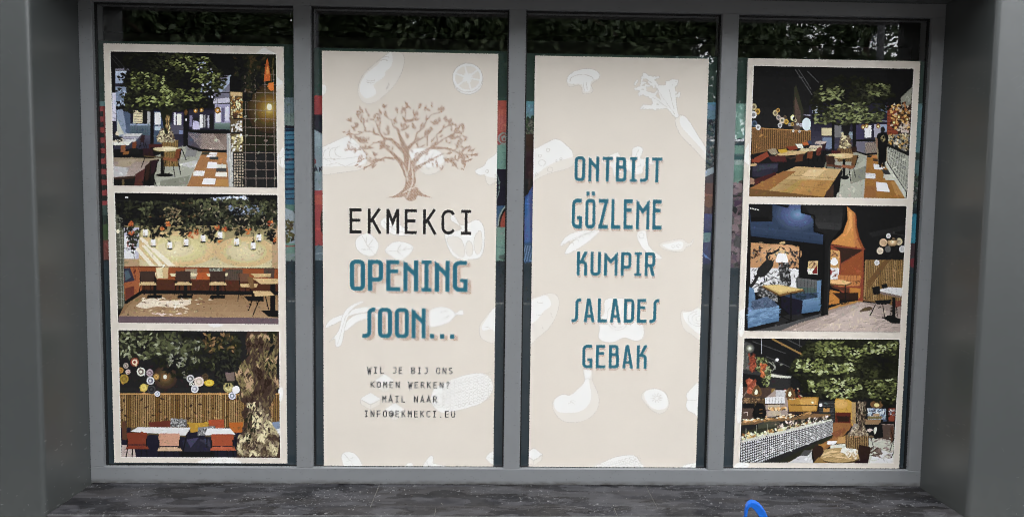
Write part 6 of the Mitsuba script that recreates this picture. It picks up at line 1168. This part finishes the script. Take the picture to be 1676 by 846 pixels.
s.shape(blob([(468, 640), (512, 624), (524, 650), (512, 675), (476, 706)], 0), (58, 30, 26)); s.poly([(468, 645), (480, 708), (472, 710), (464, 660)], (18, 16, 16)); s.poly([(500, 680), (520, 690), (530, 713), (470, 713)], (150, 110, 60)); s.poly([(704, 618), (762, 630), (764, 650), (752, 712), (716, 712), (700, 660)], (52, 28, 26)); s.poly([(690, 700), (754, 690), (750, 713), (680, 713)], (36, 22, 20))
crf = [(440, 84), (912, 84), (900, 395), (860, 430), (800, 400), (760, 380), (700, 390), (650, 385), (600, 372), (540, 388), (470, 370), (420, 355), (400, 290), (330, 250), (370, 190), (420, 150)]
s.shape(blob([(460, 95), (905, 90), (895, 380), (800, 375), (700, 370), (600, 360), (470, 350), (430, 290), (400, 220), (430, 160)], 0), (22, 26, 14))
s.scatter(crf, 1700, 11, [(14, 17, 9), (24, 30, 14), (38, 47, 21), (58, 70, 31)], 94, clump=65, ang=(-40, 50))
for q, n_, sd in (([(470, 90), (620, 90), (640, 160), (480, 170)], 110, 95), ([(390, 180), (520, 180), (530, 250), (380, 240)], 110, 96), ([(480, 200), (680, 200), (680, 250), (500, 260)], 120, 97), ([(440, 290), (700, 270), (720, 340), (450, 345)], 170, 98), ([(720, 90), (905, 90), (905, 160), (740, 150)], 90, 99), ([(730, 290), (895, 280), (890, 390), (760, 375)], 120, 101), ([(620, 110), (740, 120), (740, 200), (640, 190)], 60, 102), ([(540, 330), (700, 330), (690, 380), (540, 380)], 80, 103)): s.scatter(q, int(n_ * .9), 9.5, [(62, 76, 33), (92, 108, 50), (128, 142, 78), (176, 184, 130)], sd, clump=28, ang=(-40, 40))
s.scatter([(175, 165), (240, 180), (255, 250), (240, 320), (212, 315), (205, 250), (180, 230)], 170, 9, [(40, 52, 22), (72, 88, 40), (120, 136, 70), (160, 170, 110)], 104)
s.scatter([(142, 155), (172, 150), (178, 240), (150, 250), (145, 200)], 50, 11, [(150, 60, 36), (190, 90, 56), (110, 40, 28)], 105, asp=.5); s.scatter([(200, 205), (228, 205), (225, 270), (205, 270)], 36, 9, [(196, 92, 50), (220, 120, 70), (150, 62, 36)], 106, asp=.6); s.scatter([(132, 285), (175, 290), (178, 355), (140, 350)], 46, 11, [(186, 90, 60), (210, 120, 84), (140, 62, 40)], 107, asp=.7)
for x, y in ((183, 345), (354, 355)): s.shape(blob([(x - 24, y), (x, y - 34), (x + 24, y), (x + 16, y + 22), (x - 16, y + 22)], 0), (112, 84, 48)); s.ell(x - 4, y + 2, 9, 14, (240, 226, 186)); s.lines([[(x, y - 34), (x - 18, y + 18)], [(x, y - 34), (x + 16, y + 18)]], 3, (50, 38, 26))
s.lines([[(240, 190), (278, 220), (262, 240), (240, 230)], [(262, 192), (278, 218)]], 3, (170, 168, 160))
finish(s)
